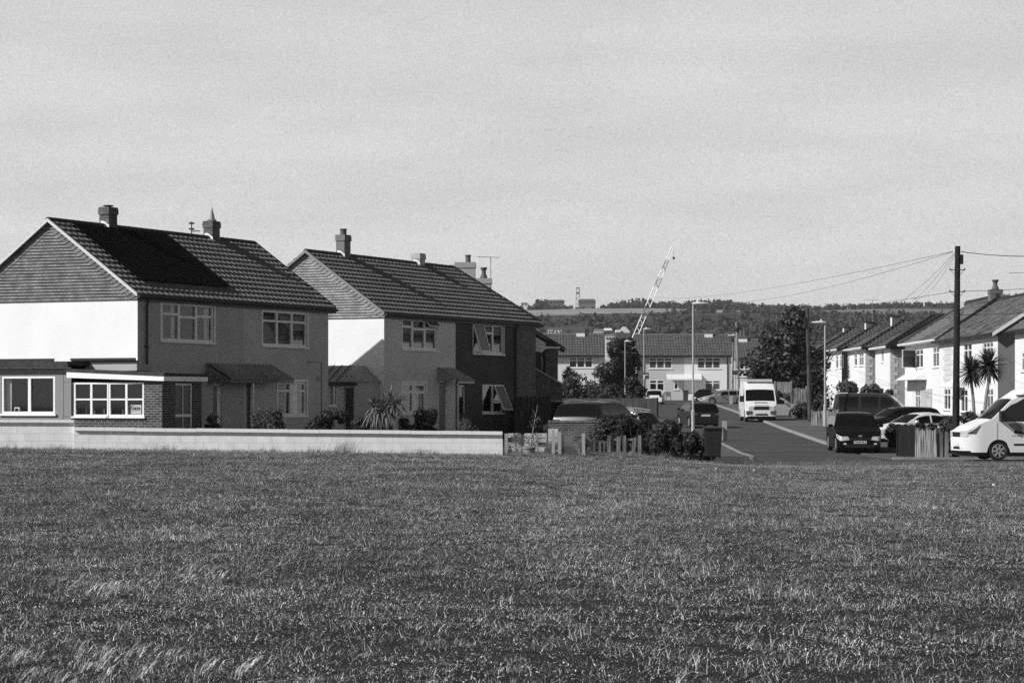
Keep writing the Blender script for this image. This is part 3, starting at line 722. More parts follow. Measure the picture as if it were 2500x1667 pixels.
    mb = MB(); mb.tube([(x0 - .03, -ov - .07, ze - .07), (x1, -ov - .07, ze - .07)], .055, 8); mb.build('gutter', FASC, rf)
    return rf
# ------------------------------------------------------------------ the near pair of houses on the left
random.seed(3)
H1 = House(0, 12.15, 'near pair of semi-detached houses with solar panels and a flat-roofed brick extension', base=.5)
ze = 5.55 - H1.bz; zr = 8.0 - H1.bz
def hole(h, p0, p1, yt, yb, n=0.0):
    a0, a1 = h.fr(p0, n), h.fr(p1, n); return (a0, a1, h.fz(p0, yb, n), h.fz(p0, yt, n))
wA = hole(H1, 394, 522, 737, 831); wB = hole(H1, 641, 750, 756, 843); wD = hole(H1, 678, 748, 931, 1015)
d1 = hole(H1, 520, 541, 929, 1060); d2 = hole(H1, 602, 617, 929, 1060); d1 = (d1[0], d1[1], .12, d1[3]); d2 = (d2[0], d2[1], .12, d1[3])
rf = build_left(H1, ze, zr, .10, WHITE, HUNG, TILE, [(0, 6.35, GREYR), (6.35, 12.15, GREYR2)], front_holes=[wA, wB, wD, d1, d2])
window(H1.t, H1.F, *wA, cols=(1.05, 1, 1), fan=(.3, .36, .32), fw=.075, surround=.07, frame=PVCS, curt=((0, .12), (.27, .33), (.9, 1)))
window(H1.t, H1.F, *wB, cols=(1, 1, 1), fan=(.3, .3, .3), fw=.075, surround=.07, frame=PVCS, net=(0, .86), curt=())
window(H1.t, H1.F, *wD, cols=(1, 1.1), fan=(.27, .27), fw=.085, surround=.08, frame=PVCS, curt=((0, .38), (.52, .85)))
door(H1.t, H1.F, *d1, PVCS, PVCS, (.22, .68, .12, .93)); door(H1.t, H1.F, *d2, mat('black_door', .02, .5), PVCS)
# solar panels on their rails
SOL = mat('solar_cell', .006, .6, .3, 3, spec=.02)
k = (zr - ze) / (3.31 + .10)
def slope_pt(x, n, up): return (x, -n, ze + (-n + .10) * k + up)      # n negative up the slope
for r_ in range(2):
    for c in range(5):
        xa = .75 + c * 1.09; xb = xa + 1.07; na = -.42 - r_ * 1.33; nb = na - 1.30
        if r_ == 1: nb = na - 1.24
        mb = MB(); u_ = .13
        mb.prism([slope_pt(xa, na, u_), slope_pt(xb, na, u_), slope_pt(xb, nb, u_), slope_pt(xa, nb, u_)], (0, 0, .04))
        mb.build('solar_panel', SOL, H1.t)
BRKC = brick('brick_chimney', .085, .16, axis='xy')
chimney(H1.t, 3.2, 3.31, zr - .55, 8.63 - H1.bz, .50, .37, BRKC, [(0, 0, .17, .07, 'flat')])
c2 = chimney(H1.t, 9.59, 3.31, zr - .55, 8.60 - H1.bz, .50, .37, BRKC, [(0, 0, .17, .52, 'cone')])
mb = MB(); mb.tube([(9.27, 3.6, zr + .25), (9.27, 3.95, zr + .25)], .02, 5); mb.tube([(9.27, 3.95, zr + .05), (9.27, 3.95, zr + .6)], .02, 5)
for q in (.1, .3, .5): mb.box(9.2, 9.34, 3.88, 4.02, zr + q, zr + q + .06)
mb.build('aerial', FASC, H1.t)
mb = MB(); a = H1.fr(354); mb.tube([(a, -.14, ze - .1), (a, -.08, ze - .35), (a, -.08, .1)], .04, 8)
for z_ in (1, 2.2, 3.4): mb.box(a - .06, a + .06, -.13, -.001, z_, z_ + .04)
mb.build('downpipe', FASC, H1.t)
# corrugated canopy over the two front doors
FIB = mat('canopy_sheet', .22, .9, .5, 14, .3, 40, big=.3)
x0, x1 = H1.fr(502), H1.fr(660); zt = H1.fz(502, 886); zb = zt - .52; mb = MB(); n = 96; vs = []
for i in range(n + 1):
    x = lerp(x0, x1, i / n); w = .025 * math.cos(i * 2 * math.pi / 6)
    vs += [(x, -.01, zt + w), (x + .02, -.95, zb + w), (x + .02, -.95, zb + w - .035), (x, -.01, zt + w - .03)]
mb.add(vs, [(4 * i + j, 4 * i + 4 + j, 4 * i + 5 + j, 4 * i + 1 + j) for i in range(n) for j in range(3)])
for xe in (x0, x1): mb.add([(xe, -.01, zt - .03), (xe, -.93, zb - .03), (xe, -.01, zb - .03)], [(0, 1, 2)])
cn = mb.build('canopy', FIB, H1.t)
mb = MB(); mb.box(x0, x1, -.94, -.90, zb - .12, zb - .05); mb.box(x0, x0 + .05, -.9, 0, zb - .12, zb - .05); mb.build('canopy_beam', FIB, cn)
for p in (562, 640): mb = MB(); a = H1.fr(p); mb.box(a, a + .05, -.9, -.86, .1, zb - .1); mb.build('canopy_post', PVCS, cn)
mb = MB(); a = H1.fr(775); mb.lathe((a, -.06, H1.fz(775, 924)), [(.09, -.05), (.1, 0), (.07, .06)], 8); mb.build('wall_light', CEM, H1.t)
mb = MB(); a = H1.fr(784); mb.tube([(H1.fr(748), -.02, H1.fz(748, 884)), (a, -.02, H1.fz(a and 784, 884)), (a, -.02, .2)], .012, 4); mb.build('cable', FASC, H1.t)

# flat-roofed extension round the corner: everything on the plane x=-2.2
XE = -2.2; F2 = ((XE, 0, 0), (0, -1, 0), (-1, 0, 0))
def eg(px): return H1.gr(px, XE)
def ez(px, py): return H1.gz(px, py, XE)
nR = eg(396); nL = eg(174); nLL = eg(-60)
zf1 = ez(396, 930); wz = (ez(352, 1016), ez(200, 934))
wl_, wr_ = eg(181), eg(351)
mb = MB(); wall(mb, F2, nL + .05, nR, -.5, zf1, [(wl_, wr_, wz[0], wz[1])])
F3 = ((XE, -nR, 0), (1, 0, 0), (0, -1, 0))
dl = .62; mb2w = (H1.fr(428, nR) - XE, H1.fr(471, nR) - XE)
zdt = H1.fz(440, 936, nR)
wall(mb, F3, 0, -XE, -.5, zf1, [(mb2w[0], mb2w[1], -.3, zdt)])
mb.quad((XE, -nR, zf1 + .1), (0, -nR, zf1 + .1), (0, -nL, zf1 + .1), (XE, -nL, zf1 + .1))
mb.quad((0, -nR, -.5), (0, 0, -.5), (0, 0, zf1), (0, -nR, zf1))
mb.build('extension_wall', BRK, H1.t)
m_ = (wl_ + wr_) / 2
for (l, r) in ((wl_, m_ - .01), (m_ + .01, wr_)):
    w = window(H1.t, F2, l, r, wz[0], wz[1], cols=(1, 1), fan=(.5, .5), fw=.05, rec=.02)
mb = MB(); rr = random.Random(4)   # things on the window shelf
for i in range(16):
    a = lerp(wl_ + .1, wr_ - .5, rr.random()); s_ = rr.uniform(.03, .09); hh = rr.uniform(.05, .28)
    mb.obox(F2, a, a + s_, -.32 - rr.random() * .1, -.26, wz[0] + .03, wz[0] + .03 + hh)
mb.obox(F2, wl_, wr_, -.45, -.1, wz[0] - .02, wz[0] + .02)
mb.build('window_shelf', CURTG, H1.t)
door(H1.t, F3, mb2w[0], mb2w[1], -.3, zdt, PANEC, PVCS)
mb = MB(); q = (mb2w[0] + mb2w[1]) / 2
mb.obox(F3, q - .015, q + .015, -.06, -.045, -.3, zdt - .05); mb.obox(F3, mb2w[0] + .05, mb2w[1] - .05, -.06, -.04, zdt - 1.02, zdt - .94); mb.build('door_glazing_bar', PVCS, H1.t)
# right hand fascia: white board, running round the corner
zl_, zr2 = ez(170, 922), ez(402, 930); za_, zb_ = ez(170, 907.5), ez(402, 918.5)
mb = MB(); ov = .14; P = lambda a, z, d: (XE - d, -a, z)
a0, a1 = eg(169), nR + ov
mb.add([P(a0, zl_, ov), P(a1, zr2, ov), P(a1, zb_, ov), P(a0, za_, ov), P(a0, zl_, 0), P(a1, zr2, 0), P(a1, zb_, 0), P(a0, za_, 0)], [(0, 1, 2, 3), (0, 4, 5, 1), (3, 2, 6, 7), (0, 3, 7, 4), (1, 5, 6, 2)])
zc = H1.fz(480, 933, nR); 
mb.box(XE - ov + .002, .12, -a1 - .012, -a1 + .02, zr2, zb_)
mb.build('fascia', PVC, H1.t)
mb = MB()
mb.add([P(a0 - .02, za_ + .005, ov + .02), P(a1 + .03, zb_ + .005, ov + .02), P(a1 + .03, zb_ + .10, ov + .02), P(a0 - .02, za_ + .09, ov + .02), P(a0 - .02, za_ + .004, -2.3), P(a1 + .03, zb_ + .004, -2.3), P(a1 + .03, zb_ + .10, -2.3), P(a0 - .02, za_ + .09, -2.3)], [(0, 1, 2, 3), (3, 2, 6, 7), (1, 5, 6, 2), (0, 3, 7, 4)])
mb.build('flat_roof', FELT, H1.t)
# upstand and dark beam above, against the white gable
mb = MB(); F4 = ((-1.1, 0, 0), (0, -1, 0), (-1, 0, 0)); gz4 = lambda px, py: H1.gz(px, py, -1.1); gr4 = lambda px: H1.gr(px, -1.1)
mb.obox(F4, gr4(174), gr4(336), -.05, 0, gz4(250, 889), gz4(250, 880)); mb.obox(F4, gr4(174), gr4(331), -.02, .05, gz4(250, 880), gz4(250, 874))
mb.build('roof_beam', FASC, H1.t)
mb = MB(); mb.obox(F4, gr4(178), gr4(334), -.9, 0, gz4(250, 905), gz4(250, 889.2)); mb.build('roof_upstand', CEM, H1.t)
# left hand extension, rendered
XL = -2.05; F5 = ((XL, 0, 0), (0, -1, 0), (-1, 0, 0)); g5 = lambda px: H1.gr(px, XL); z5 = lambda px, py: H1.gz(px, py, XL)
wl5 = (g5(4), g5(134), z5(60, 1010), z5(60, 918))
mb = MB(); wall(mb, F5, g5(-90), g5(174), -.5, z5(60, 898), [wl5]); mb.quad((XL, -g5(-90), -.5), (0, -g5(-90), -.5), (0, -g5(-90), z5(60, 898)), (XL, -g5(-90), z5(60, 898))); mb.quad((XL, -g5(-90), z5(60, 890)), (0, -g5(-90), z5(60, 890)), (0, -g5(174), z5(60, 890)), (XL, -g5(174), z5(60, 890)))
mb.build('rendered_extension_wall', mat('extension_render', .24, .9, .15, 50, .4, 80, .2), H1.t)
mb = MB(); mb.obox(F5, g5(-90), g5(175), -2.0, .22, z5(60, 893), z5(60, 883)); mb.obox(F5, g5(-90), g5(178), .2, .26, z5(60, 897), z5(60, 892.5)); mb.build('rendered_extension_roof', FELT, H1.t)
mb = MB(); mb.obox(F5, g5(-90), g5(174), .02, .2, z5(60, 899.5), z5(60, 897.3)); mb.build('rendered_extension_soffit', PVCS, H1.t)
mb = MB(); mb.obox(F5, g5(-90), g5(86), -1.0, -.92, z5(60, 883), z5(60, 874)); mb.build('roof_kerb', FASC, H1.t)
w = window(H1.t, F5, *wl5, cols=(.52, .48), fan=(0, 0), fw=.07, rec=.03, curt=((0.0, .13), (.93, 1)))
t = thing('radio', 'small white rounded radio standing on the sill of the leftmost window', 'radio', (0, 0, 0))
# position of the radio in the world
def to_world(h, x, y, z):
    c, s_ = math.cos(ROT1), math.sin(ROT1); return (h.o[0] + c * x - s_ * y, h.o[1] + s_ * x + c * y, h.bz + z)
t.location = to_world(H1, XL + .17, -g5(35), wl5[2] + .004); t.rotation_euler = (0, 0, ROT1)
mb = MB(); mb.box(-.05, .04, -.11, .11, .0, .2); mb.build('case', PVC, t, bevel=.03)
mb = MB(); mb.prism([(-.052, .065 * math.cos(a_ * .524), .11 + .065 * math.sin(a_ * .524)) for a_ in range(12)], (-.006, 0, 0)); mb.build('dial', DARK, t)
# paper notice in the window
def text_mesh(name, body, size, m, parent, loc, rot, ext=.001, bold=.0, sx=1.0):
    c = bpy.data.curves.new(name, 'FONT'); c.body = body; c.size = size; c.extrude = ext; c.offset = bold; c.align_x = 'CENTER'; c.align_y = 'CENTER'; c.resolution_u = 3
    tmp = bpy.data.objects.new(name, c); COL.objects.link(tmp); dg = bpy.context.evaluated_depsgraph_get()
    me = bpy.data.meshes.new_from_object(tmp.evaluated_get(dg)); bpy.data.objects.remove(tmp); me.materials.clear(); me.materials.append(m)
    o = bpy.data.objects.new(name, me); COL.objects.link(o); o.parent = parent; o.location = loc; o.rotation_euler = rot; o.scale = (sx, 1, 1); return o
np_ = eg(327); t = thing('poster', 'white poster reading Gaza propped behind the right pane of the brick extension window', 'poster')
t.location = to_world(H1, XE + .09, -np_, ez(327, 1000)); t.rotation_euler = (0, 0, ROT1)
mb = MB(); mb.box(0, .008, -.205, .205, -.13, .15); mb.build('sheet', mat('paper', .85, .8), t)
INK = mat('black_ink', .015, .7)
text_mesh('lettering', 'Gaza', .17, INK, t, (-.004, 0, .05), (R(90), 0, R(-90)), bold=.004)
mb = MB()
for i in range(9): mb.box(-.002, -.0005, .17 - i * .038 - .025, .17 - i * .038, -.055, -.04)
mb.build('small_print', mat('grey_ink', .3, .7), t)

# ------------------------------------------------------------------ the second pair
H2 = House(16.4, 13.7, 'second pair of semi-detached houses with one half painted dark and two windows pushed open', base=.45)
ze2 = 5.52 - H2.bz; zr2_ = 7.93 - H2.bz
wE = hole(H2, 982, 1067, 776, 852); wF = hole(H2, 1155, 1229, 789, 862); wG = hole(H2, 980, 1040, 934, 1010); wH = hole(H2, 1178, 1228, 938, 1008)
dA = hole(H2, 1072, 1092, 930, 1050); dB = hole(H2, 1120, 1136, 940, 1008)
xm = H2.fr(1112); xb = H2.fr(1257)
DKP = mat('dark_painted_wall', .065, .8, .2, 20, .4, 60, .2, big=.25)
dA = (dA[0], dA[1], .1, dA[3])
rf2 = build_left(H2, ze2, zr2_, .10, WHITE, HUNG2, TILE, barge=mat('verge_grey', .22, .85, .2, 20, .5, 60), front=[(0, xm, GREYR3), (xm, xb, DKP), (xb, 13.7, BRKS)], hip_end=12.25, front_holes=[wE, wF, wG, wH, dA, dB])
window(H2.t, H2.F, *wE, cols=(1, 1.15, 1.1), fan=(.27, .33, .3), fw=.09, surround=.05, frame=PVCS, net=(0, .8), openc=((2, .70, 1, R(35), 't'),))
window(H2.t, H2.F, *wF, cols=(1, 1, 1), fan=(0, .3, 0), fw=.08, surround=.05, frame=PVCS, curt=((.36, .5),), openc=((0, 0, 1, R(16), 't'),))
window(H2.t, H2.F, *wG, cols=(1, 1), fan=(.3, .3), fw=.11, surround=.06, frame=PVCS, curt=((.55, .75),))
window(H2.t, H2.F, *wH, cols=(1.15, 1), fan=(0, 0), fw=.07, frame=PVCS, curt=((0, .22),), openc=((1, 0, 1, R(24), 't'),))
door(H2.t, H2.F, *dA, mat('grey_door', .14, .5), PVCS); door(H2.t, H2.F, dB[0], dB[1], dB[2], dB[3], PANE, PVCS)
mb = MB(); x0, x1 = H2.fr(1067), H2.fr(1100) + .25; zt = H2.fz(1067, 897); zb = zt - .5; n = 30; vs = []
for i in range(n + 1):
    x = lerp(x0, x1, i / n); w = .02 * math.cos(i * 2 * math.pi / 5)
    vs += [(x, -.01, zt + w), (x + .02, -.95, zb + w), (x + .02, -.95, zb + w - .035)]
mb.add(vs, [(3 * i + j, 3 * i + 3 + j, 3 * i + 4 + j, 3 * i + 1 + j) for i in range(n) for j in range(2)])
mb.add([(x0, -.01, zt), (x0, -.95, zb), (x0, -.01, zb)], [(0, 1, 2)])
cn = mb.build('canopy', mat('canopy_grey', .28, .9, .3, 12), H2.t); mb = MB(); mb.box(x0, x1, -.94, -.9, zb - .12, zb - .04); mb.box(x0, x0 + .06, -.93, -.87, .1, zb - .12); mb.build('canopy_beam', GREYR3, cn)
mb = MB(); a = H2.fr(1256); mb.tube([(a, -.14, ze2 - .1), (a, -.07, ze2 - .35), (a, -.07, .1)], .05, 8); mb.build('downpipe', FASC, H2.t)
RC = mat('chimney_brick_pale', .16, .85, .25, 12, .4, 30)
chimney(H2.t, 2.8, 3.31, zr2_ - .55, 8.72 - H2.bz, .50, .37, RC, [(0, 0, .15, .24, 'pot')])
chimney(H2.t, 9.2, 3.31, zr2_ - .55, 8.35 - H2.bz, .50, .37, mat('chimney_pale_render', .4, .85, .2, 9), cap=True)
# low porch against the white gable
mb = MB(); PX0 = -1.9; F6 = ((PX0, 0, 0), (0, -1, 0), (-1, 0, 0)); g6 = lambda px: H2.gr(px, PX0); z6 = lambda px, py: H2.gz(px, py, PX0)
nl, nr = g6(780), g6(868); zp = z6(840, 932)
hw = (g6(803), g6(822), z6(810, 990), z6(810, 938)); hd = (g6(839), g6(865), -.2, z6(850, 944))
wall(mb, F6, nl, nr, -.4, zp, [hw, hd]); mb.quad((PX0, -nr, -.4), (0, -nr, -.4), (0, -nr, zp), (PX0, -nr, zp)); mb.build('porch_wall', GREYR, H2.t)
window(H2.t, F6, *hw, cols=(1, .6), fan=(0, 0), fw=.03, net=None, curt=((0, .95),)); door(H2.t, F6, *hd, mat('black_door', .02, .5), CEM)
mb = MB(); zt = zp + .62; nr2 = nr + .12
A = (PX0 - .12, -nl + .3, zp); B = (PX0 - .12, -nr2, zp); C = (-.02, -nr2 + .05, zp); Dp = (-.02, -(nr2 - .55), zt); E = (-.02, -nl + .3, zt)
ap = (PX0 * .42, -(nr2 - .6), zt - .0)
mb.add([A, B, (PX0 * .5, -(nr2 - .75), zt), (PX0 * .5, -nl + .3, zt), (-.02, -(nr2 - .75), zt), (-.02, -nl + .3, zt), C], [(0, 1, 2, 3), (3, 2, 4, 5), (1, 6, 4, 2)])
pr = mb.build('porch_roof', mat('porch_sheet', .26, .7, .4, 9), H2.t)
mb = MB()
for i in range(7):
    y = -nl - .1 - i * .34
    if y < -(nr2 - .75): break
    mb.tube([(PX0 - .12, y, zp + .03), (PX0 * .5, y, zt + .03)], .02, 4)
mb.build('porch_batten', FELT, pr)
mb = MB(); mb.obox(F6, nl, nr + .1, .02, .12, zp - .14, zp - .02); mb.build('porch_fascia', FASC, H2.t)

# ------------------------------------------------------------------ third house behind it, with its chimneys
H3 = House(33.0, 11, 'brick house behind the second pair, with two rendered chimney stacks and a dish', base=.45, depth=7.2, name='brick_house', d=(.0185, .99983))
z3 = 4.55 - H3.bz; r3 = 6.75 - H3.bz
mb = MB(); Wd = 7.2; n0 = -.25
mb.oquad(H3.Gf, [(-Wd, 0, -.4), (n0, 0, -.4), (n0, 0, z3), (-Wd, 0, z3)]); mb.oquad(H3.Gf, [(-Wd, 0, z3), (n0, 0, z3), (-Wd / 2, 0, r3)])
mb.quad((0, -n0, -.4), (11, -n0, -.4), (11, -n0, z3), (0, -n0, z3)); mb.build('wall', BRKS, H3.t)
mb = MB(); tile_slope(mb, -.3, 11, -n0 - .3, Wd / 2, z3 - .05, r3, 12, .3, .08, amp=.035); mb.quad((-.3, Wd / 2, r3), (-.3, Wd + .3, z3 - .05), (11, Wd + .3, z3 - .05), (11, Wd / 2, r3)); r_ = mb.build('roof', TILE, H3.t)
mb = MB(); mb.prism([(-.33, -n0 - .32, z3 - .16), (-.27, -n0 - .32, z3 - .16), (-.27, -n0 - .32, z3 + .03), (-.33, -n0 - .32, z3 + .03)], (0, Wd / 2 + n0 + .32, r3 - z3)); mb.build('verge', FASC, r_)
def h3loc(px, x): return -H3.gr(px, x)
chimney(H3.t, 1.2, h3loc(1136, 1.2), 3.5, PZ(641, OY + 33 * UY + 1.2) - H3.bz, .75, .88, CEM, [(0, -.12, .14, .34, 'pot')], flash=False)
chimney(H3.t, 2.6, h3loc(1181, 2.6), 3.5, PZ(680, OY + 33 * UY + 2.6) - H3.bz, .7, .68, CEM, [(0, 0, .16, .5, 'waist')], flash=False)
aerial(H3.t, 3.0, h3loc(1198, 3.0), 5.9, 2.35, 1.1, R(-60))
mb = MB(); y = h3loc(1334, -.25); zz = H3.gz(1334, 866, -.25); mb.prism([(-.36, y + .20 * math.cos(a * .45), zz + .24 * math.sin(a * .45)) for a in range(14)], (-.03, 0, 0)); mb.tube([(-.34, y, zz), (0, y, zz)], .02, 4); mb.build('satellite_dish', FASC, H3.t)
mb = MB(); y = h3loc(1324, -.1); mb.tube([(-.1, y, z3 - .2), (-.1, y, .3)], .035, 6); mb.build('downpipe', PVCS, H3.t)
# small tiled bay roof and the lean-to below
mb = MB(); F7 = ((-1.4, 0, 0), (0, -1, 0), (-1, 0, 0)); g7 = lambda px: H3.gr(px, -1.4); z7 = lambda px, py: H3.gz(px, py, -1.4)
mb.oquad(F7, [(g7(1300), .0, -.4), (g7(1372), 0, -.4), (g7(1372), 0, z7(1372, 935)), (g7(1300), 0, z7(1300, 893))]); 
mb.quad((-1.4, -g7(1372), -.4), (0, -g7(1372), -.4), (0, -g7(1372), z7(1372, 935)), (-1.4, -g7(1372), z7(1372, 935)))
lt = mb.build('lean_to_wall', BRKS, H3.t)
mb = MB(); P0 = (-1.5, -g7(1296), z7(1296, 891)); P1 = (-1.5, -g7(1379), z7(1379, 938)); mb.prism([P0, P1, (P1[0], P1[1], P1[2] - .09), (P0[0], P0[1], P0[2] - .09)], (1.6, 0, 0)); mb.build('lean_to_roof', CEM, lt)
mb = MB(); zz0 = z7(1345, 845); zz1 = z7(1345, 829)
y0, y1 = -g7(1332), -g7(1366)
for k in range(3):
    for i in range(int(9 - 2.2 * k)):
        mb.tube([(-1.4 + .12 * k, y0 - .04 - i * .075, lerp(zz0, zz1, k / 3)), (-1.4 + .12 * k + .13, y0 - .04 - i * .075, lerp(zz0, zz1, (k + 1) / 3))], [.03, .024], 6)
mb.add([(-1.4, y0, zz0), (-1.4, y1, zz0), (-1.0, y0 - .25, zz1), (-1.0, y0, zz1)], [(0, 1, 2, 3)])
mb.add([(-1.4, y1, zz0), (0, y1, zz0), (0, y0 - .25, zz1), (-1.0, y0 - .25, zz1)], [(0, 1, 2, 3)])
mb.build('bay_roof', TILE2, H3.t)
mb = MB(); mb.box(-1.42, -.0, y1 - .02, y1 + .03, zz0 - .10, zz0 - .02); mb.box(-1.45, -1.40, y1, y0, zz0 - .10, zz0 - .02); mb.build('bay_gutter', PVCS, H3.t)
mb = MB(); mb.box(-1.3, 0, y1 + .07, y0, z7(1345, 930), zz0 - .1); mb.build('bay_wall', BRKS, H3.t)
# ------------------------------------------------------------------ white boundary wall in front of the gardens
WALLM = brick('wall_block', .78, .58, .45, .225, .007, .03, 'x', .3, .10)
def capwall(label, x0, x1, y, c0, c1, th=.16, cap=.10, m=WALLM):
    o = thing('garden_wall', label, 'wall', (x0, y, G(x0, y))); b = o.location.z
    mb = MB(); n = 24
    for i in range(n):
        a = lerp(x0, x1, i / n) - x0; c = lerp(x0, x1, (i + 1) / n) - x0
        za = lerp(c0, c1, i / n) - cap - b; zc = lerp(c0, c1, (i + 1) / n) - cap - b
        mb.quad((a, 0, -.6), (c, 0, -.6), (c, 0, zc), (a, 0, za)); mb.quad((c, th, -.6), (a, th, -.6), (a, th, za), (c, th, zc))
    for a, z in ((0, c0), (x1 - x0, c1)): mb.quad((a, 0, -.6), (a, th, -.6), (a, th, z - cap - b), (a, 0, z - cap - b))
    mb.build('wall', m, o)
    mb = MB(); n = max(3, int((x1 - x0) / .9)); rr = random.Random(2)
    for i in range(n):
        a = lerp(x0, x1, i / n) - x0; c = lerp(x0, x1, (i + 1) / n) - x0 - .006; j = rr.uniform(-.006, .006)
        za = lerp(c0, c1, i / n) - b + j; zc = lerp(c0, c1, (i + 1) / n) - b + j
        mb.hexa([(a, -.07, za - cap), (c, -.07, zc - cap), (c, th + .06, zc - cap), (a, th + .06, za - cap), (a, -.07, za), (c, -.07, zc), (c, th + .06, zc), (a, th + .06, za)])
    mb.build('coping', mat('coping_white', .80, .8, .06, 12, .2, 40), o); return o
YW = 71.8
capwall('long low white block wall with projecting coping in front of the houses', PX(182, YW), PX(1227, YW), YW, PZ(1043, YW), PZ(1053, YW))
capwall('higher stretch of white block wall at the left edge, under the rendered extension', PX(-460, YW), PX(180, YW), YW + .10, PZ(1024, YW), PZ(1024.5, YW), cap=.085)

# ------------------------------------------------------------------ right hand row of houses
WH2 = mat('white_paint_wall', .70, .8, .04, 20, .2, 40, .2, big=.03)
SIDE = mat('pebbledash', .36, .9, .25, 30, .5, 60, .15, big=.08)
QUO = mat('quoin_stone', .55, .85, .1, 8, .3, 40)
def glassy(par, x, y, z0, z1, kind=0): pass
def rhouse(label, X, D0, D1, ez, rz, depth=7.0, near='gable', far='gable', tile=TILE3, quoins=False, wins=(), nq='side', sidem=None, tile_side=None, pitchn=12, facade=None, verge=FASC, gutter=PVC, porch=None, along_x=False, name='terraced_house', dx=.12, grp='white houses along the right side of the street'):
    """house whose front faces the street (-x); local x to the right, y away"""
    b = G(X, D0); t = thing(name, label, 'house', (X, D0, b), 0, grp); L = D1 - D0; ze = ez - b; zr = rz - b; ov = .35; xr = depth / 2
    Ff = ((0, L, 0), (0, -1, 0), (-1, 0, 0))    # a from the far end to the near end
    mb = MB(); wall(mb, Ff, 0, L, -.5, ze, [(w[0], w[1], w[2], w[3]) for w in wins]); mb.build('front_wall', facade or WH2, t)
    mb = MB(); mb.quad((0, 0, -.5), (depth, 0, -.5), (depth, 0, ze), (0, 0, ze)); mb.quad((0, L, -.5), (0, L, ze), (depth, L, ze), (depth, L, -.5)); mb.quad((depth, 0, -.5), (depth, L, -.5), (depth, L, ze), (depth, 0, ze))
    if near == 'gable': mb.add([(0, 0, ze), (depth, 0, ze), (xr, 0, zr - .05)], [(0, 1, 2)])
    mb.build('side_wall', sidem or SIDE, t)
    rn = 0 - ov if near == 'gable' else depth / 2; rfar = L + ov if far == 'gable' else L - depth / 2
    if along_x: rn = rfar = L / 2
    e0 = -ov; e1 = L + ov
    mb = MB()
    # front and back slopes, courses running along y
    def slope_w(x_e, x_r, ya, yb, ra, rb, n):
        ln = math.hypot(x_r - x_e, zr - ze); nx = math.copysign((zr - ze) / ln, x_e - x_r); nz = abs(x_r - x_e) / ln
        for k in range(n):
            t0, t1 = k / n, (k + 1) / n; a = lerp(ya, ra, (t0 + t1) / 2); c = lerp(yb, rb, (t0 + t1) / 2)
            P = lambda t_, y, o: (lerp(x_e, x_r, t_) + nx * o, y, lerp(ze, zr, t_) + nz * o)
            m = max(1, int((c - a) / .3))
            for i in range(m):
                y0, y1 = lerp(a, c, i / m), lerp(a, c, (i + 1) / m); s_ = random.uniform(0, .02)
                mb.quad(P(t0, y0, .045 + s_), P(t0, y1, .045), P(t1, y1, .0), P(t1, y0, s_ * .5)); mb.quad(P(t0, y0, -.01), P(t0, y1, -.01), P(t0, y1, .045), P(t0, y0, .045 + s_))
    if along_x:
        slope_w(-ov, xr, e0, e1, L / 2, L / 2, pitchn)
    else:
        slope_w(-ov, xr, e0, e1, rn, rfar, pitchn); slope_w(depth + ov, xr, e0, e1, rn, rfar, 4)
    rf = mb.build('roof', tile, t)
    if near == 'hip' or along_x:
        mb = MB(); xe0, xe1 = -ov, (depth + ov if not along_x else 12.0)
        y_e, y_r = e0, (rn if not along_x else L / 2)
        x_r0, x_r1 = xr, (xr if not along_x else 12.0); n = pitchn
        for k in range(n):
            t0, t1 = k / n, (k + 1) / n; a = lerp(xe0, x_r0, (t0 + t1) / 2); c = lerp(xe1, x_r1, (t0 + t1) / 2); m = max(1, int((c - a) / .3))
            ln = math.hypot(y_r - y_e, zr - ze); ny = -(zr - ze) / ln; nz = abs(y_r - y_e) / ln
            P = lambda t_, x, o: (x, lerp(y_e, y_r, t_) + ny * o, lerp(ze, zr, t_) + nz * o)
            for i in range(m):
                x0_, x1_ = lerp(a, c, i / m), lerp(a, c, (i + .55) / m); x2_ = lerp(a, c, (i + 1) / m)
                mb.quad(P(t0, x0_, .10), P(t0, x1_, .10), P(t1, x1_, .03), P(t1, x0_, .03)); mb.quad(P(t0, x1_, .03), P(t0, x2_, .03), P(t1, x2_, .0), P(t1, x1_, .0))
                mb.quad(P(t0, x0_, -.01), P(t0, x1_, -.01), P(t0, x1_, .10), P(t0, x0_, .10))
        mb.build('hip_slope', tile_side or TILE2, rf)  # shade of this slope put in as a darker tile than the front
    mb = MB()
    if along_x:
        mb.tube([(-ov, e0, ze + .05), (xr, L / 2, zr + .03)], .11, 6); mb.tube([(-ov, e1, ze + .05), (xr, L / 2, zr + .03)], .11, 6); mb.tube([(xr, L / 2, zr + .03), (12, L / 2, zr + .03)], .11, 6)
    else:
        mb.tube([(xr, rn, zr + .03), (xr, rfar, zr + .03)], .11, 6)
        for kind, y_e, y_r in (('n', e0, rn), ('f', e1, rfar)):
            if (kind == 'n' and near == 'hip') or (kind == 'f' and far == 'hip'):
                mb.tube([(-ov, y_e, ze + .05), (xr, y_r, zr + .03)], .10, 6); mb.tube([(depth + ov, y_e, ze + .05), (xr, y_r, zr + .03)], .10, 6)
    mb.build('ridge', RIDGE, rf)
    if near == 'gable':
        mb = MB()
        for s_, xe in ((1, -ov), (-1, depth + ov)):
            mb.prism([(xe, e0 - .03, ze - .18), (xe, e0 + .03, ze - .18), (xe, e0 + .03, ze + .03), (xe, e0 - .03, ze + .03)], (xr - xe, 0, zr - ze))
        mb.build('bargeboard', verge, rf)
    mb = MB(); mb.tube([(-ov - .05, e0, ze - .05), (-ov - .05, e1, ze - .05)], .07, 6); mb.box(-ov, 0, e0 + .02, e1 - .02, ze - .12, ze - .09); mb.build('gutter', gutter, rf)
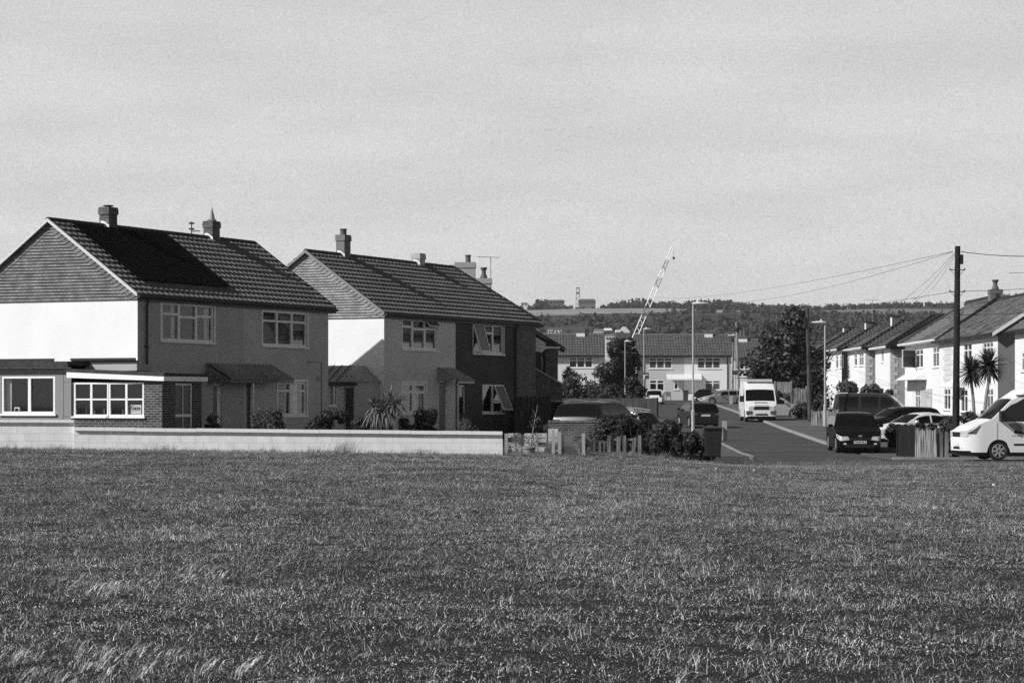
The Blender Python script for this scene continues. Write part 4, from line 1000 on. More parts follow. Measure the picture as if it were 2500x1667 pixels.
    if near == 'hip' or along_x: mb = MB(); mb.box(-ov, depth + ov, e0, -.002, ze - .14, ze - .08); mb.box(-ov - .05, depth, e0 - .06, e0 - .0, ze - .1, ze + .0); mb.build('side_gutter', FASC, rf)
    for w in wins:
        cols = w[4] if len(w) > 4 else (1, 1, 1)
        window(t, Ff, w[0], w[1], w[2], w[3], cols=cols, fan=[.3] * len(cols), fw=.07, rec=.04, simple=True, net=w[5] if len(w) > 5 else None and (0, 1), openc=w[6] if len(w) > 6 else ())
    if quoins:
        mb = MB(); h = .3; k = 0; z = .2
        while z < ze - .5:
            w_ = .5 if k % 2 else .28
            mb.box(-.012, w_, -.02, -.002, z, z + h - .02); mb.box(-.02, -.002, -.02, w_ * .8, z, z + h - .02); z += h; k += 1
        mb.build('quoin', QUO, t)
    if porch:
        for (a0, a1, z_) in porch:
            y0, y1 = L - a1, L - a0; mb = MB()
            mb.prism([(-.9, y0, z_), (0, y0, z_), (0, y0, z_ + .55)], (0, y1 - y0, 0)); mb.build('porch_canopy', PVC, t)
    return t
def wsp(X, D0, D1, pa, pb, yt, yb):
    """window of a street front from its pixel box: a measured from the far end"""
    da = X / (pa - 1250) * FP; db = X / (pb - 1250) * FP; b = G(X, D0); dm = (da + db) / 2
    return (D1 - da, D1 - db, PZ(yb, dm) - b, PZ(yt, dm) - b)
XF = 26.0
# nearest: only its white front and roof edge show at the right border
hw = [wsp(XF, 108, 125, 2494, 2530, 858, 905) + ((1, 1),)]
rhouse('white house at the right edge, nearest of the right row', XF, 108, 125, 5.85, 8.4, wins=hw, gutter=FASC)
w1 = [wsp(XF, 129.4, 146.97, 2352, 2372, 838, 895) + ((1, 1),), wsp(XF, 129.4, 146.97, 2399, 2424, 835, 880) + ((1, 1, 1),), wsp(XF, 129.4, 146.97, 2345, 2362, 950, 1005) + ((1, 1),), wsp(XF, 129.4, 146.97, 2304, 2320, 948, 1000) + ((1, 1),), wsp(XF, 129.4, 146.97, 2408, 2424, 948, 1004) + ((1, 1),)]
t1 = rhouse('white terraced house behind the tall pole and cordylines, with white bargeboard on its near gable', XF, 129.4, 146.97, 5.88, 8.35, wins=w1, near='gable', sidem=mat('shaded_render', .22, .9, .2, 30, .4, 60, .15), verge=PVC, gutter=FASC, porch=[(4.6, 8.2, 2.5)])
w2 = [wsp(XF, 147, 160, 2236, 2253, 852, 898) + ((1, 1), None, ((0, 0, 1, R(50), 'l'),)), wsp(XF, 147, 160, 2277, 2292, 846, 896) + ((1, 1),), wsp(XF, 147, 160, 2234, 2246, 952, 1000) + ((1, 1),)]
t2 = rhouse('white terraced house with canopy over a grey garage door, left of the tall pole', XF, 147, 160, 6.0, 8.62, wins=w2, far='hip', near='gable', porch=[(1.2, 8.5, 2.75)])
mb = MB(); a = wsp(XF, 147, 160, 2249, 2276, 949, 1003); mb.box(-.05, -.004, 13 - a[1], 13 - a[0], 0, a[3]); mb.build('garage_door', mat('garage_door', .45, .6, .3, 2), t2)
mb = MB(); a = wsp(XF, 129.4, 146.97, 2303, 2326, 850, 940)
for k in range(9):
    z = a[2] + k * .3; o = .25 * (k % 2); mb.box(-.02, -.003, 17.57 - a[1] + o * 2, 17.57 - a[0] - (.25 - o) * 2, z, z + .28)
mb.build('quoin', QUO, t1)
chimney(t2, 3.5, .6, 7.0, 9.05 - G(26, 147), .75, .75, mat('chimney_sooty', .14, .85, .3, 8), [(0, 0, .22, .6, 'waist')], flash=False)
chimney(t2, 2.9, 8.6, 6.2, 8.4 - .5, .3, .4, WH2, [], cap=False, flash=False)
# hipped houses further along
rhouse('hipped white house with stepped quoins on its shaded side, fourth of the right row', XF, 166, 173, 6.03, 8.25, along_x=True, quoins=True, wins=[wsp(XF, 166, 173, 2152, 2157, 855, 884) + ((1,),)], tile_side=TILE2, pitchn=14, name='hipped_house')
hn = [('hipped white house with quoins between the fourth house and the canopy house', 177.6, 187.5, [wsp(XF, 177.6, 187.5, 2085, 2092, 865, 893) + ((1,),), wsp(XF, 177.6, 187.5, 2097, 2108, 862, 893) + ((1, 1),)], True, [(1.0, 5.5, 2.3)]),
      ('hipped house with a white canopy rising over its door, beside the big tree', 191, 200, [wsp(XF, 191, 200, 2040, 2046, 868, 900) + ((1,),), wsp(XF, 191, 200, 2050, 2055, 868, 898) + ((1,),)], False, None),
      ('farthest hipped house of the right row, mostly hidden by the big tree', 204, 214, [], False, None)]
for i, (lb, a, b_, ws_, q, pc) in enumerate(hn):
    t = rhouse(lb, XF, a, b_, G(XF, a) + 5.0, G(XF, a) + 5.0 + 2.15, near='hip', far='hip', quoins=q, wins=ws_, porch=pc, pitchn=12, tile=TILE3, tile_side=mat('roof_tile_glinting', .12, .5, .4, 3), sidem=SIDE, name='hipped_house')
    c_ = chimney(t, 3.0, 5.2, 5.6, 8.62 - G(XF, a), .62, .7, mat('chimney_dark', .10, .9, .2, 8), [], cap=False, flash=False)
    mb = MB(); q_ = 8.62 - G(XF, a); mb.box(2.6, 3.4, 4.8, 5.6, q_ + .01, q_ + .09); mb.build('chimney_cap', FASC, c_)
    mb = MB(); mb.box(2.66, 2.68, 4.85, 5.55, 5.7, q_ - .01); mb.build('chimney_sunlit_side', PVC, c_)  # sunlight on this face put in as white, against a dark stack
    if i: aerial(t, 3.0 + .25, 5.2, 7.2, 1.9, 1.3, R(20))
rhouse('small distant house with a tiled hip between the big tree and the street lamp', 31.5, 240, 250, 7.2, 9.2, near='hip', far='hip', pitchn=6, name='hipped_house')

# ------------------------------------------------------------------ terrace closing the end of the street
def terrace(label, px0, px1, D, py_r, py_e, wins, porch=None, base=None, stagger=None, tones=None, chim=(), grp='terraced houses closing the end of the street'):
    x0, x1 = PX(px0, D), PX(px1, D); b = G((x0 + x1) / 2, D) if base is None else base
    t = thing('terraced_house', label, 'house', (x0, D, b), 0, grp); L = x1 - x0; ze = PZ(py_e, D) - b; zr = PZ(py_r, D + 3) - b; F = ((0, 0, 0), (1, 0, 0), (0, -1, 0))
    def hx(p): return PX(p, D) - x0
    def hz(p): return PZ(p, D) - b
    hs = [(hx(w[0]), hx(w[1]), hz(w[3]), hz(w[2])) for w in wins]
    mb = MB(); tn = tones or [(0, L, WH2)]; ms = []
    for i, (l, r, m) in enumerate(tn): mb.mi = i; ms.append(m); wall(mb, F, l, r, -.5, ze, [h for h in hs if h[0] >= l - 1e-6 and h[1] <= r + 1e-6])
    mb.mi = 0
    for xx in (0, L): mb.add([(xx, 0, -.5), (xx, 7, -.5), (xx, 7, ze), (xx, 3.5, zr - .05), (xx, 0, ze)], [(0, 1, 2, 3, 4)])
    mb.build('wall', ms, t)
    mb = MB(); n = 13; ov = .42; xa, xb_ = -.12, L + .12
    ln = math.hypot(3.5 + ov, zr - ze); ny = -(zr - ze) / ln; nz = (3.5 + ov) / ln
    P = lambda t_, x, o: (x, lerp(-ov, 3.5, t_) + ny * o, lerp(ze, zr, t_) + nz * o)
    for k in range(n):
        m = int((xb_ - xa) / .33)
        for i in range(m):
            c0, c1, c2 = lerp(xa, xb_, i / m), lerp(xa, xb_, (i + .6) / m), lerp(xa, xb_, (i + 1) / m)
            mb.quad(P(k / n, c0, .10), P(k / n, c1, .10), P((k + 1) / n, c1, .02), P((k + 1) / n, c0, .02)); mb.quad(P(k / n, c1, .0), P(k / n, c2, .0), P((k + 1) / n, c2, 0), P((k + 1) / n, c1, 0))
            mb.quad(P(k / n, c0, -.02), P(k / n, c1, -.02), P(k / n, c1, .10), P(k / n, c0, .10)); mb.quad(P(k / n, c0, .0), P(k / n, c0, .1), P((k + 1) / n, c0, .02), P((k + 1) / n, c0, 0))
    mb.quad((xa, 3.5, zr), (xb_, 3.5, zr), (xb_, 7.4, ze), (xa, 7.4, ze))
    rf = mb.build('roof', mat('roof_tile_end', .12, .75, .35, 2, spec=.3), t)
    mb = MB(); mb.tube([(xa, 3.5, zr + .04), (xb_, 3.5, zr + .04)], .12, 6); mb.build('ridge', TILE3, rf)
    mb = MB(); mb.box(xa, xb_, -ov - .1, -ov, ze - .12, ze + .0); mb.box(xa, xb_, -ov, 0, ze - .1, ze - .06); mb.build('gutter', FASC, rf)
    for w, h in zip(wins, hs):
        window(t, F, h[0], h[1], h[2], h[3], cols=w[4], fan=[.3] * len(w[4]), fw=.11, rec=.02, simple=True, net=(0, 1) if len(w) > 5 and w[5] else None, surround=0)
    if porch:
        a0, a1, zt = hx(porch[0]), hx(porch[1]), hz(porch[2]); mb = MB(); nn = int((a1 - a0) / .09)
        for i in range(nn):
            w_ = .03 * (i % 2); l, r = lerp(a0, a1, i / nn), lerp(a0, a1, (i + 1) / nn); mb.quad((l, -.95, zt - .55 + w_), (r, -.95, zt - .55 + w_), (r, 0, zt + w_), (l, 0, zt + w_))
        mb.box(a0, a1, -.97, -.93, zt - .66, zt - .52); mb.build('porch_canopy', PVC, t)
    for (p, w_, top, m, pots) in chim:
        chimney(t, hx(p), 3.5, zr - .4, PZ(top, D + 3.5) - b, w_, .6, m, pots, cap=True, flash=False)
        mb = MB(); mb.box(hx(p) - w_ / 2 - .1, hx(p) + w_ / 2 + .05, 3.0, 3.18, zr - .35, zr + .12); mb.build('flashing', LEADM, t)
    return t, hx, hz, F
TD = 281
GP = mat('grey_pebble_front', .55, .9, .12, 12, .2, 30, .15)
W1m = (1, 1, 1)
tt, hx, hz, F = terrace('pair of houses closing the street, left half grey, right half cream, with ribbed porch canopy', 1554, 1786, TD, 818, 868.5,
    [(1584, 1641, 873, 900, W1m, 1), (1702, 1759, 873, 900, W1m, 1), (1585, 1622, 927, 955, (1, 1)), (1721, 1759, 928, 952, (1, 1), 1), (1645, 1656, 929, 951, (1,)), ],
    porch=(1627, 1712, 914), tones=[(0, PX(1671, TD) - PX(1554, TD), GP), (PX(1671, TD) - PX(1554, TD), PX(1786, TD) - PX(1554, TD), mat('cream_front', .85, .85, .05, 9, .2, 30))], chim=[(1736, .8, 806, BRKS, [])])
mb = MB(); mb.obox(F, hx(1775), hx(1777), .02, .1, 0, hz(872)); mb.build('downpipe', FASC, tt)
mb = MB()
for k in range(12):
    z = hz(960) + k * .38; mb.obox(F, hx(1557), hx(1557) + (.75 if k % 2 else .45), .002, .02, z, z + .34); mb.obox(F, hx(1780) , hx(1780) + (.3 if k % 2 else .18), .002, .02, z, z + .34)
mb.build('quoin', QUO, tt)
mb = MB(); mb.obox(F, hx(1552.5), hx(1554), -3.4, .5, -.3, hz(870)); mb.build('verge', PVC, tt)
door(tt, F, hx(1684), hx(1694), .05, 2.1, mat('black_door', .02, .5), PVCS)
t3, hx, hz, F = terrace('white house at the street end, left of the dark conifer-like tree', 1270, 1474, TD + 1, 816, 868, [(1389, 1447, 872, 898, W1m)], chim=[(1420, .85, 806, BRKS, [])])
terrace('white house with two-pot chimney behind the lamp posts, left of the big tree', 1789, 1900, 302, 830, 875, [(1795, 1828, 879, 902, W1m), (1795, 1830, 905, 920, (1, 1))], chim=[(1820, .95, 820, BRKS, [(-.22, 0, .16, .7, 'pot'), (.22, 0, .16, .7, 'pot')])])
# ------------------------------------------------------------------ vehicles
PAINTS = {'black': mat('car_paint_black', .006, .25, spec=.12), 'white': mat('car_paint_white', .70, .25, .02, 3, spec=.5), 'silver': mat('car_paint_silver', .34, .25, .05, 3, spec=.6, metal=.3),
          'grey': mat('car_paint_grey', .022, .3, .05, 3, spec=.2), 'dark': mat('car_paint_dark', .01, .25, spec=.15)}
CGL = mat('car_glass', .006, .05, spec=.26); TYRE = mat('tyre_rubber', .012, .8); RIM = mat('alloy_rim', .45, .3, metal=.6); TRIM = mat('black_trim', .012, .5)
LAMP = mat('headlamp_glass', .55, .1, .4, 25, spec=.9); TAIL = mat('tail_lamp', .06, .15, spec=.8); PLT = mat('number_plate', .70, .4)
KIND = {  # side profile of the top edge (x from the front bumper backwards), belt height, glass spans
 'hatch': dict(L=4.0, W=1.74, H=1.48, wb=2.5, fw=.82, r=.31, top=[(0, .62), (.06, .72), (.35, .84), (.95, .98), (1.12, 1.02), (1.62, 1.38), (1.95, 1.46), (2.5, 1.48), (3.2, 1.44), (3.6, 1.36), (3.86, .98), (3.95, .80), (4.0, .62)], belt=.95, ws=(1.05, 1.72), rw=(3.58, 3.9), side=[(1.35, 2.35), (2.43, 3.35)]),
 'mpv': dict(L=4.77, W=1.88, H=1.66, wb=2.85, fw=.93, r=.34, top=[(0, .60), (.06, .74), (.4, .90), (1.0, 1.04), (1.15, 1.08), (1.85, 1.55), (2.2, 1.63), (2.9, 1.66), (3.9, 1.62), (4.3, 1.55), (4.62, 1.10), (4.72, .85), (4.77, .6)], belt=1.02, ws=(1.08, 1.95), rw=(4.32, 4.64), side=[(1.5, 2.55), (2.65, 3.5), (3.58, 4.15)]),
 'estate': dict(L=4.6, W=1.8, H=1.48, wb=2.75, fw=.88, r=.33, top=[(0, .60), (.06, .70), (.4, .82), (1.1, .95), (1.25, .98), (1.9, 1.38), (2.2, 1.45), (2.9, 1.48), (3.9, 1.44), (4.15, 1.38), (4.46, .98), (4.55, .8), (4.6, .6)], belt=.93, ws=(1.2, 2.0), rw=(4.15, 4.48), side=[(1.65, 2.5), (2.58, 3.35), (3.42, 4.05)]),
 'saloon': dict(L=4.6, W=1.82, H=1.44, wb=2.75, fw=.9, r=.33, top=[(0, .58), (.06, .68), (.4, .82), (1.2, .95), (1.35, .98), (2.0, 1.34), (2.35, 1.42), (2.8, 1.44), (3.4, 1.36), (3.9, 1.12), (4.1, 1.03), (4.5, .98), (4.57, .8), (4.6, .6)], belt=.93, ws=(1.3, 2.1), rw=(3.42, 4.0), side=[(1.75, 2.55), (2.63, 3.45)]),
 'camper': dict(L=4.9, W=1.9, H=1.96, wb=3.0, fw=.95, r=.34, top=[(0, .70), (.06, .85), (.3, .98), (.75, 1.12), (.85, 1.17), (1.55, 1.82), (1.9, 1.93), (2.6, 1.96), (4.4, 1.95), (4.72, 1.90), (4.84, 1.2), (4.88, .8), (4.9, .6)], belt=1.12, ws=(.8, 1.68), rw=(4.72, 4.84), side=[(1.35, 2.1), (2.2, 3.2), (3.35, 4.5)]),
 'highroof': dict(L=5.7, W=1.97, H=2.55, wb=3.5, fw=1.0, r=.35, top=[(0, .80), (.05, 1.0), (.3, 1.12), (.7, 1.26), (.8, 1.32), (1.35, 1.98), (1.45, 2.06), (1.85, 2.42), (2.1, 2.52), (2.6, 2.55), (5.3, 2.55), (5.6, 2.48), (5.68, 1.2), (5.7, .6)], belt=1.22, ws=(.78, 1.40), rw=(9, 10), side=[(1.15, 1.95)]),
 'minibus': dict(L=6.4, W=2.0, H=2.78, wb=3.7, fw=1.29, r=.355, top=[(0, .95), (.05, 1.10), (.35, 1.28), (.9, 1.49), (1.03, 1.54), (1.76, 2.24), (1.95, 2.33), (2.35, 2.60), (2.7, 2.74), (3.2, 2.78), (6.1, 2.78), (6.33, 2.7), (6.38, 1.3), (6.4, .6)], belt=1.42, ws=(1.0, 1.82), rw=(9, 10), side=[(1.32, 2.75), (2.95, 4.3), (4.45, 5.9)]),
}
def wheel(par, x, y, r, side, rimm):
    mb = MB(); n = 20; w = .20; y1 = y; y0 = y - side * w
    pr = [(r * .72, y1 - side * .012), (r * .95, y1 - side * .0), (r, y1 - side * .03), (r, y0 + side * .03), (r * .9, y0)]
    vs = []; fs = []
    for rr_, yy in pr:
        for k in range(n): a = 2 * math.pi * k / n; vs.append((x + rr_ * math.cos(a), yy, r + rr_ * math.sin(a)))
    for i in range(len(pr) - 1):
        for k in range(n): fs.append((i * n + k, i * n + (k + 1) % n, (i + 1) * n + (k + 1) % n, (i + 1) * n + k))
    fs.append(tuple((len(pr) - 1) * n + k for k in range(n))); fs.append(tuple(range(n)))
    mb.add(vs, fs); w_ = mb.build('wheel', TYRE, par, smooth=False)
    mb = MB(); yr = y1 + side * .004
    for k in range(7):
        a = 2 * math.pi * k / 7; da = .17
        mb.prism([(x + r * .12 * math.cos(a - .8), yr, r + r * .12 * math.sin(a - .8)), (x + r * .66 * math.cos(a - da), yr, r + r * .66 * math.sin(a - da)), (x + r * .66 * math.cos(a + da), yr, r + r * .66 * math.sin(a + da)), (x + r * .12 * math.cos(a + .8), yr, r + r * .12 * math.sin(a + .8))], (0, -side * .02, 0))
    for k in range(n):
        a = 2 * math.pi * k / n; b = 2 * math.pi * (k + 1) / n
        mb.quad((x + r * .64 * math.cos(a), yr, r + r * .64 * math.sin(a)), (x + r * .64 * math.cos(b), yr, r + r * .64 * math.sin(b)), (x + r * .72 * math.cos(b), yr - side * .01, r + r * .72 * math.sin(b)), (x + r * .72 * math.cos(a), yr - side * .01, r + r * .72 * math.sin(a)))
    mb.build('rim', rimm, w_)
def vehicle(kind, label, cat, px, D, heading, paint, grp=None, rims=True, name='parked_car', at='centre', plate=None, roofbars=False, extra_z=0):
    """heading: world angle of the car's forward direction; placed so that its centre is at pixel column px, distance D"""
    K = KIND[kind]; L, W, H = K['L'], K['W'], K['H']; x, y = PX(px, D), D
    t = thing(name, label, cat, (x, y, 0), heading, grp)
    c, s_ = math.cos(heading), math.sin(heading)
    gf = G(x + c * L * .3, y + s_ * L * .3); gb = G(x - c * L * .3, y - s_ * L * .3)
    off = .04 + extra_z
    t.location.z = (gf + gb) / 2 + off; t.rotation_euler = (0, -math.atan2(gf - gb, L * .6), heading)
    X = lambda u: L / 2 - u
    belt = K['belt']; xf, xr_ = K['fw'], K['fw'] + K['wb']; r = K['r']; ar = r + .06
    us = sorted(set([i * .06 for i in range(int(L / .06) + 1)] + [L] + [p[0] for p in K['top']] + [q for sp in K['side'] for q in sp] + list(K['ws']) + [q for q in K['rw'] if q <= L]))
    us = [u for i, u in enumerate(us) if i == 0 or u - us[i - 1] > .012 or u == L]
    zb0 = .20 if H < 1.7 else .30
    def bot(u):
        z = zb0 + (.06 if u < .3 or u > L - .3 else 0)
        for xc in (xf, xr_):
            d = abs(u - xc)
            if d < ar: z = max(z, r + math.sqrt(ar * ar - d * d))
        return z
    def half(u, z):
        w = W / 2
        e = min(u, L - u)
        if e < .7: w *= 1 - (.20 if u < L / 2 else .12) * (1 - e / .7) ** 2.2
        if z > belt:
            k = (.22 if H < 1.7 else (.13 if H < 2 else .09)) * (1 if H < 1.7 else 1)
            w -= k * ((z - belt) / max(.1, H - belt)) ** 1.2
        else: w -= .05 * ((belt - z) / belt) ** 2
        return w
    rings = []
    for u in us:
        zt = interp(u, K['top']); zs = zt - (.05 if zt > belt + .2 else .035); b = min(bot(u), zs - .02); bl = min(belt, zs - .015)
        pts = [(0, b)]
        for i in range(4): z = lerp(b, bl, i / 3); pts.append((half(u, z), z))
        for i in range(1, 6): z = lerp(bl, zs, i / 5); pts.append((half(u, z), z))
        hw = half(u, zs)
        for f in (.93, .8, .45, 0): pts.append((hw * f, zs + (zt - zs) * (1 - (f / 1.0) ** 3)))
        rings.append((u, pts, zs - bl > .2))
    n = len(rings[0][1]); body = MB(); gl = {'side_window': [MB() for _ in range(len(K['side']) * 2)], 'windscreen': [MB()], 'rear_window': [MB()]}
    for (u0, p0, g0), (u1, p1, g1) in zip(rings, rings[1:]):
        um = (u0 + u1) / 2
        for i in range(n - 1):
            for sd in (1, -1):
                q = [(X(u0), sd * p0[i][0], p0[i][1]), (X(u0), sd * p0[i + 1][0], p0[i + 1][1]), (X(u1), sd * p1[i + 1][0], p1[i + 1][1]), (X(u1), sd * p1[i][0], p1[i][1])]
                tgt = body; lift = 0
                if 4 <= i <= 7 and (g0 or g1):
                    for k, (a, b) in enumerate(K['side']):
                        if a <= um <= b: tgt = gl['side_window'][k * 2 + (sd < 0)]
                if i >= 10:
                    if K['ws'][0] <= um <= K['ws'][1]: tgt = gl['windscreen'][0]
                    elif K['rw'][0] <= um <= K['rw'][1]: tgt = gl['rear_window'][0]
                tgt.add(q if sd > 0 else q[::-1], [(0, 1, 2, 3)])
    for ri, flip in ((rings[0], 1), (rings[-1], 0)):
        u, p, _ = ri; v = [(X(u), a, z) for a, z in p] + [(X(u), -a, z) for a, z in p[::-1][1:-1]]
        body.add(v, [tuple(range(len(v)))])
    pm = PAINTS[paint]
    bo = body.build('body', pm, t)
    bm = bmesh.new(); bm.from_mesh(bo.data); bmesh.ops.remove_doubles(bm, verts=bm.verts, dist=.002); bmesh.ops.recalc_face_normals(bm, faces=bm.faces); bm.to_mesh(bo.data); bm.free()
    for p in bo.data.polygons: p.use_smooth = True
    try: bo.data.set_sharp_from_angle(angle=R(38))
    except Exception: pass
    for nm, lst in gl.items():
        for m in lst:
            if m.f: m.build(nm, mat('bus_glass', .012, .08, spec=.3) if kind == 'minibus' else CGL, t)
    # under body, wheel wells
    mb = MB(); mb.box(-L / 2 + .25, L / 2 - .25, -W / 2 + .16, W / 2 - .16, .16, r + ar); mb.build('underbody', TRIM, t)
    for xc in (xf, xr_):
        for sd in (1, -1): wheel(t, X(xc), sd * (W / 2 - .03), r, sd, RIM if rims else TRIM)
    zf = interp(.05, K['top']); sc_ = 1 if H < 1.9 else 1.15
    for sd in (1, -1):
        mb = MB()
        def surf(u, z, o=.012): return (X(u) + o * (1 if u < .2 else 0), sd * (half(u, z) + o), z)
        # headlamp wrapping the corner
        za, zb = zf - .20 * sc_, zf - .02
        fa = [(X(0) + .015, sd * half(0, za) * .58, za + .04), (X(0) + .015, sd * half(0, za) * 1.0, za), (X(0) + .015, sd * half(0, zb) * 1.0, zb + .0), (X(0) + .015, sd * half(0, zb) * .68, zb)]
        sa = [fa[1], surf(.12, za), surf(.42, za + .12), surf(.50, zb + .10), surf(.2, zb + .04), fa[2]]
        mb.add(fa, [(0, 1, 2, 3)]); mb.add(sa, [(0, 1, 2, 3, 4, 5)]); mb.build('headlight', LAMP, t)
        mb = MB(); mb.box(X(.02), X(-.012), sd * W * .30, sd * (W * .30 + .12), .36 * sc_, .43 * sc_); mb.build('fog_light', LAMP, t)
        mb = MB(); uL = L; zz = belt - .12
        mb.add([(X(L) - .012, sd * half(L, zz) * .62, zz - .10), (X(L) - .012, sd * half(L, zz) * 1.0, zz - .12), (X(L) - .012 + .03, sd * half(L, zz) * 1.0, zz + .06), (X(L) - .012, sd * half(L, zz) * .66, zz + .05)], [(0, 1, 2, 3)])
        mb.add([(X(L) - .012, sd * (half(L, zz) + .0), zz - .12), (X(L - .25), sd * (half(L - .25, zz) + .012), zz - .05), (X(L - .25), sd * (half(L - .25, zz) + .012), zz + .08), (X(L) + .02, sd * (half(L, zz) + .0), zz + .06)], [(0, 1, 2, 3)]); mb.build('tail_light', TAIL, t)
        um = K['side'][0][0] + .02; mb = MB(); hw = half(um, belt)
        mb.box(X(um) - .06, X(um) + .06, sd * (hw + .02), sd * (hw + (.20 if H < 2 else .28)), belt + .02, belt + (.15 if H < 2 else .40)); mb.box(X(um) - .03, X(um) + .03, sd * (hw - .02), sd * (hw + .03), belt + .03, belt + .08)
        mb.build('wing_mirror', pm if H < 1.9 else TRIM, t, bevel=.02)
        for k, (a, b) in enumerate(K['side'][:2] if H < 1.9 else K['side'][:1]):
            mb = MB(); hw = half(b - .2, belt - .12); mb.box(X(b - .08), X(b - .24), sd * (hw + .008), sd * (hw + .03), belt - .13, belt - .10); mb.build('door_handle', pm if H < 2 else TRIM, t)
    fx = X(0) + .012
    mb = MB(); mb.box(fx - .01, fx + .006, -W * .24, W * .24, zf - .20 * sc_, zf - .06); mb.build('grille', TRIM, t)
    mb = MB(); mb.box(fx - .01, fx + .006, -W * (.33 if H < 2 else .2), W * (.33 if H < 2 else .2), .24 if H < 2 else .42, .36 if H < 2 else .50); mb.build('bumper_intake', TRIM, t)
    for fr_, xx in ((1, fx + .007), (-1, X(L) - .014)):
        mb = MB(); zz = (.46 if H < 1.9 else .58) if fr_ > 0 else .72; mb.box(xx, xx + fr_ * .006, -.26, .26, zz - .055, zz + .055); pl = mb.build('number_plate', PLT, t)
        if plate and fr_ > 0: text_mesh('lettering', plate, .115, INK, pl, (xx + .008, 0, zz), (R(90), 0, R(90)), bold=.003, sx=.85)
    if roofbars:
        for sd in (1, -1):
            mb = MB(); mb.tube([(X(u), sd * (half(u, H) - .10), interp(u, K['top']) + .05) for u in (1.9, 2.1, 2.6, 3.2, 3.8, L - .55)], .018, 5); mb.build('roof_rail', RIM, t)
    return t, X, half, K
PARK = 'cars parked along the street'
# dark people carrier coming towards the camera, right side of the road
hd = math.atan2(-1, -.02)
t, X, half, K = vehicle('mpv', 'black people carrier parked facing the camera beside the right kerb', 'car', 2083, 102.0, hd, 'black', PARK, plate='WA60 MLZ')
mb = MB(); f = 0
for i in range(12): a = i * math.pi / 6; mb.v.append((X(0) + .02, .09 * math.cos(a), .72 + .035 * math.sin(a)))
mb.f.append(list(range(12))); mb.m.append(0); mb.build('badge', RIM, t)
# white minibus at the right edge
PAINTS['mini'] = mat('minibus_paint', .80, .3, .02, 2, spec=.4)
t, X, half, K = vehicle('minibus', 'white high-roofed minibus cut by the right edge of the picture', 'minibus', 2334 + 208, 89.4, math.pi + .10, 'mini', name='minibus')
def side_flat(name, pts, m, par, sd, o=.01):
    mb = MB(); mb.add([(X(u), sd * (half(u, z) + o), z) for u, z in pts], [tuple(range(len(pts)))]); return mb.build(name, m, par)
pa = [(1.55, 1.32)] + [(1.55 + .98 * math.sin(a * .16), 1.32 - .55 + .55 * math.cos(a * .16)) for a in range(1, 10)]
fan = [(1.62, 1.34), (1.95, 1.40), (2.15, 1.38), (2.35, 1.24), (2.5, 1.02), (2.56, .88), (2.3, .96), (2.0, 1.05), (1.8, 1.18)]
lo = side_flat('livery_fan', fan, mat('livery_grey', .22, .4), t, 1)
side_flat('livery_figure', [(1.84, 1.06), (1.90, 1.10), (1.96, 1.08), (2.10, 1.07), (2.3, 1.0), (2.5, .975), (2.3, .96), (2.1, .97), (1.95, 1.0), (1.86, .99)], INK, t, 1, .016)
mb = MB()
for i in range(14):
    u = 1.9 + i * .045; zt_ = 1.36 - .5 * max(0, (i - 4) / 12); mb.quad((X(u), (half(u, 1.1) + .013), 1.08 - i * .006), (X(u + .012), (half(u, 1.1) + .013), 1.08 - i * .006), (X(u + .10), (half(u, zt_) + .013), zt_), (X(u + .088), (half(u, zt_) + .013), zt_))
mb.build('livery_lines', mat('livery_line', .09, .5), lo)
side_flat('sill_trim', [(1.85, .62), (5.9, .62), (5.9, .55), (1.85, .55)], TRIM, t, 1, .008)
side_flat('lamp_glass', [(.12, .98), (.3, 1.08), (.62, 1.32), (.42, .98)], mat('lamp_dark', .05, .1, .5, 30, spec=.9), t, 1, .02)
for nm_, u_ in (('door_seam', 1.22), ('door_seam', 2.82)):
    mb = MB(); mb.add([(X(u_ + q), half(u_, z) + .012, z) for q, z in ((0, .62), (.014, .62), (.014, 1.40), (0, 1.40))], [(0, 1, 2, 3)]); mb.build(nm_, TRIM, t)
side_flat('waist_line', [(1.75, .92), (6.0, .92), (6.0, .905), (1.75, .905)], mat('seam_grey', .2, .5), t, 1, .012)
mb = MB(); mb.box(X(2.35), X(1.95), .92, .965, 2.35, 2.4)
t2_ = mb.build('roof_marker', TRIM, t)
# white high-roof van down the street
t, X, half, K = vehicle('highroof', 'white high-roof van parked facing the camera halfway down the street', 'van', 1849, 153.2, math.atan2(-1, -.01), 'white', name='parked_van')
mb = MB(); mb.box(X(2.0), X(1.75), -.82, .82, 2.50, 2.66); mb.build('roof_bar', mat('roof_bar_pale', .55, .5), t)
for k, z in enumerate((1.02, .93, .85)): mb = MB(); mb.box(X(0), X(-.02), -.45, .45, z, z + .035); mb.build('grille_bar', TRIM, t)
mb = MB(); mb.box(X(.5) , X(.44), -.4, .4, 1.18, 1.23); mb.build('scuttle_grille', TRIM, t)
for sd in (1, -1): mb = MB(); mb.box(X(.35), X(-.02), sd * .55, sd * .93, .45, .70); mb.build('bumper_corner', mat('grey_plastic', .07, .6), t, bevel=.03)
vehicle('hatch', 'grey hatchback seen behind the high-roof van, facing right', 'car', 1899, 163.5, R(-12), 'silver', PARK)
vehicle('hatch', 'dark hatchback parked at the left kerb, seen from behind its lamp post', 'car', 1703, 139.5, math.atan2(1, -.16), 'grey', PARK)
vehicle('hatch', 'small white hatchback seen from behind, in front of the closing pair of houses', 'car', 1600, 240, math.atan2(1, .12), 'white', PARK)
vehicle('estate', 'silver estate car side on at the far end of the street, facing left', 'car', 1768, 236, math.pi + .18, 'silver', PARK)
vehicle('hatch', 'small black car showing its front behind the silver estate car', 'car', 1722, 246, math.atan2(-1, -.35), 'black', PARK)
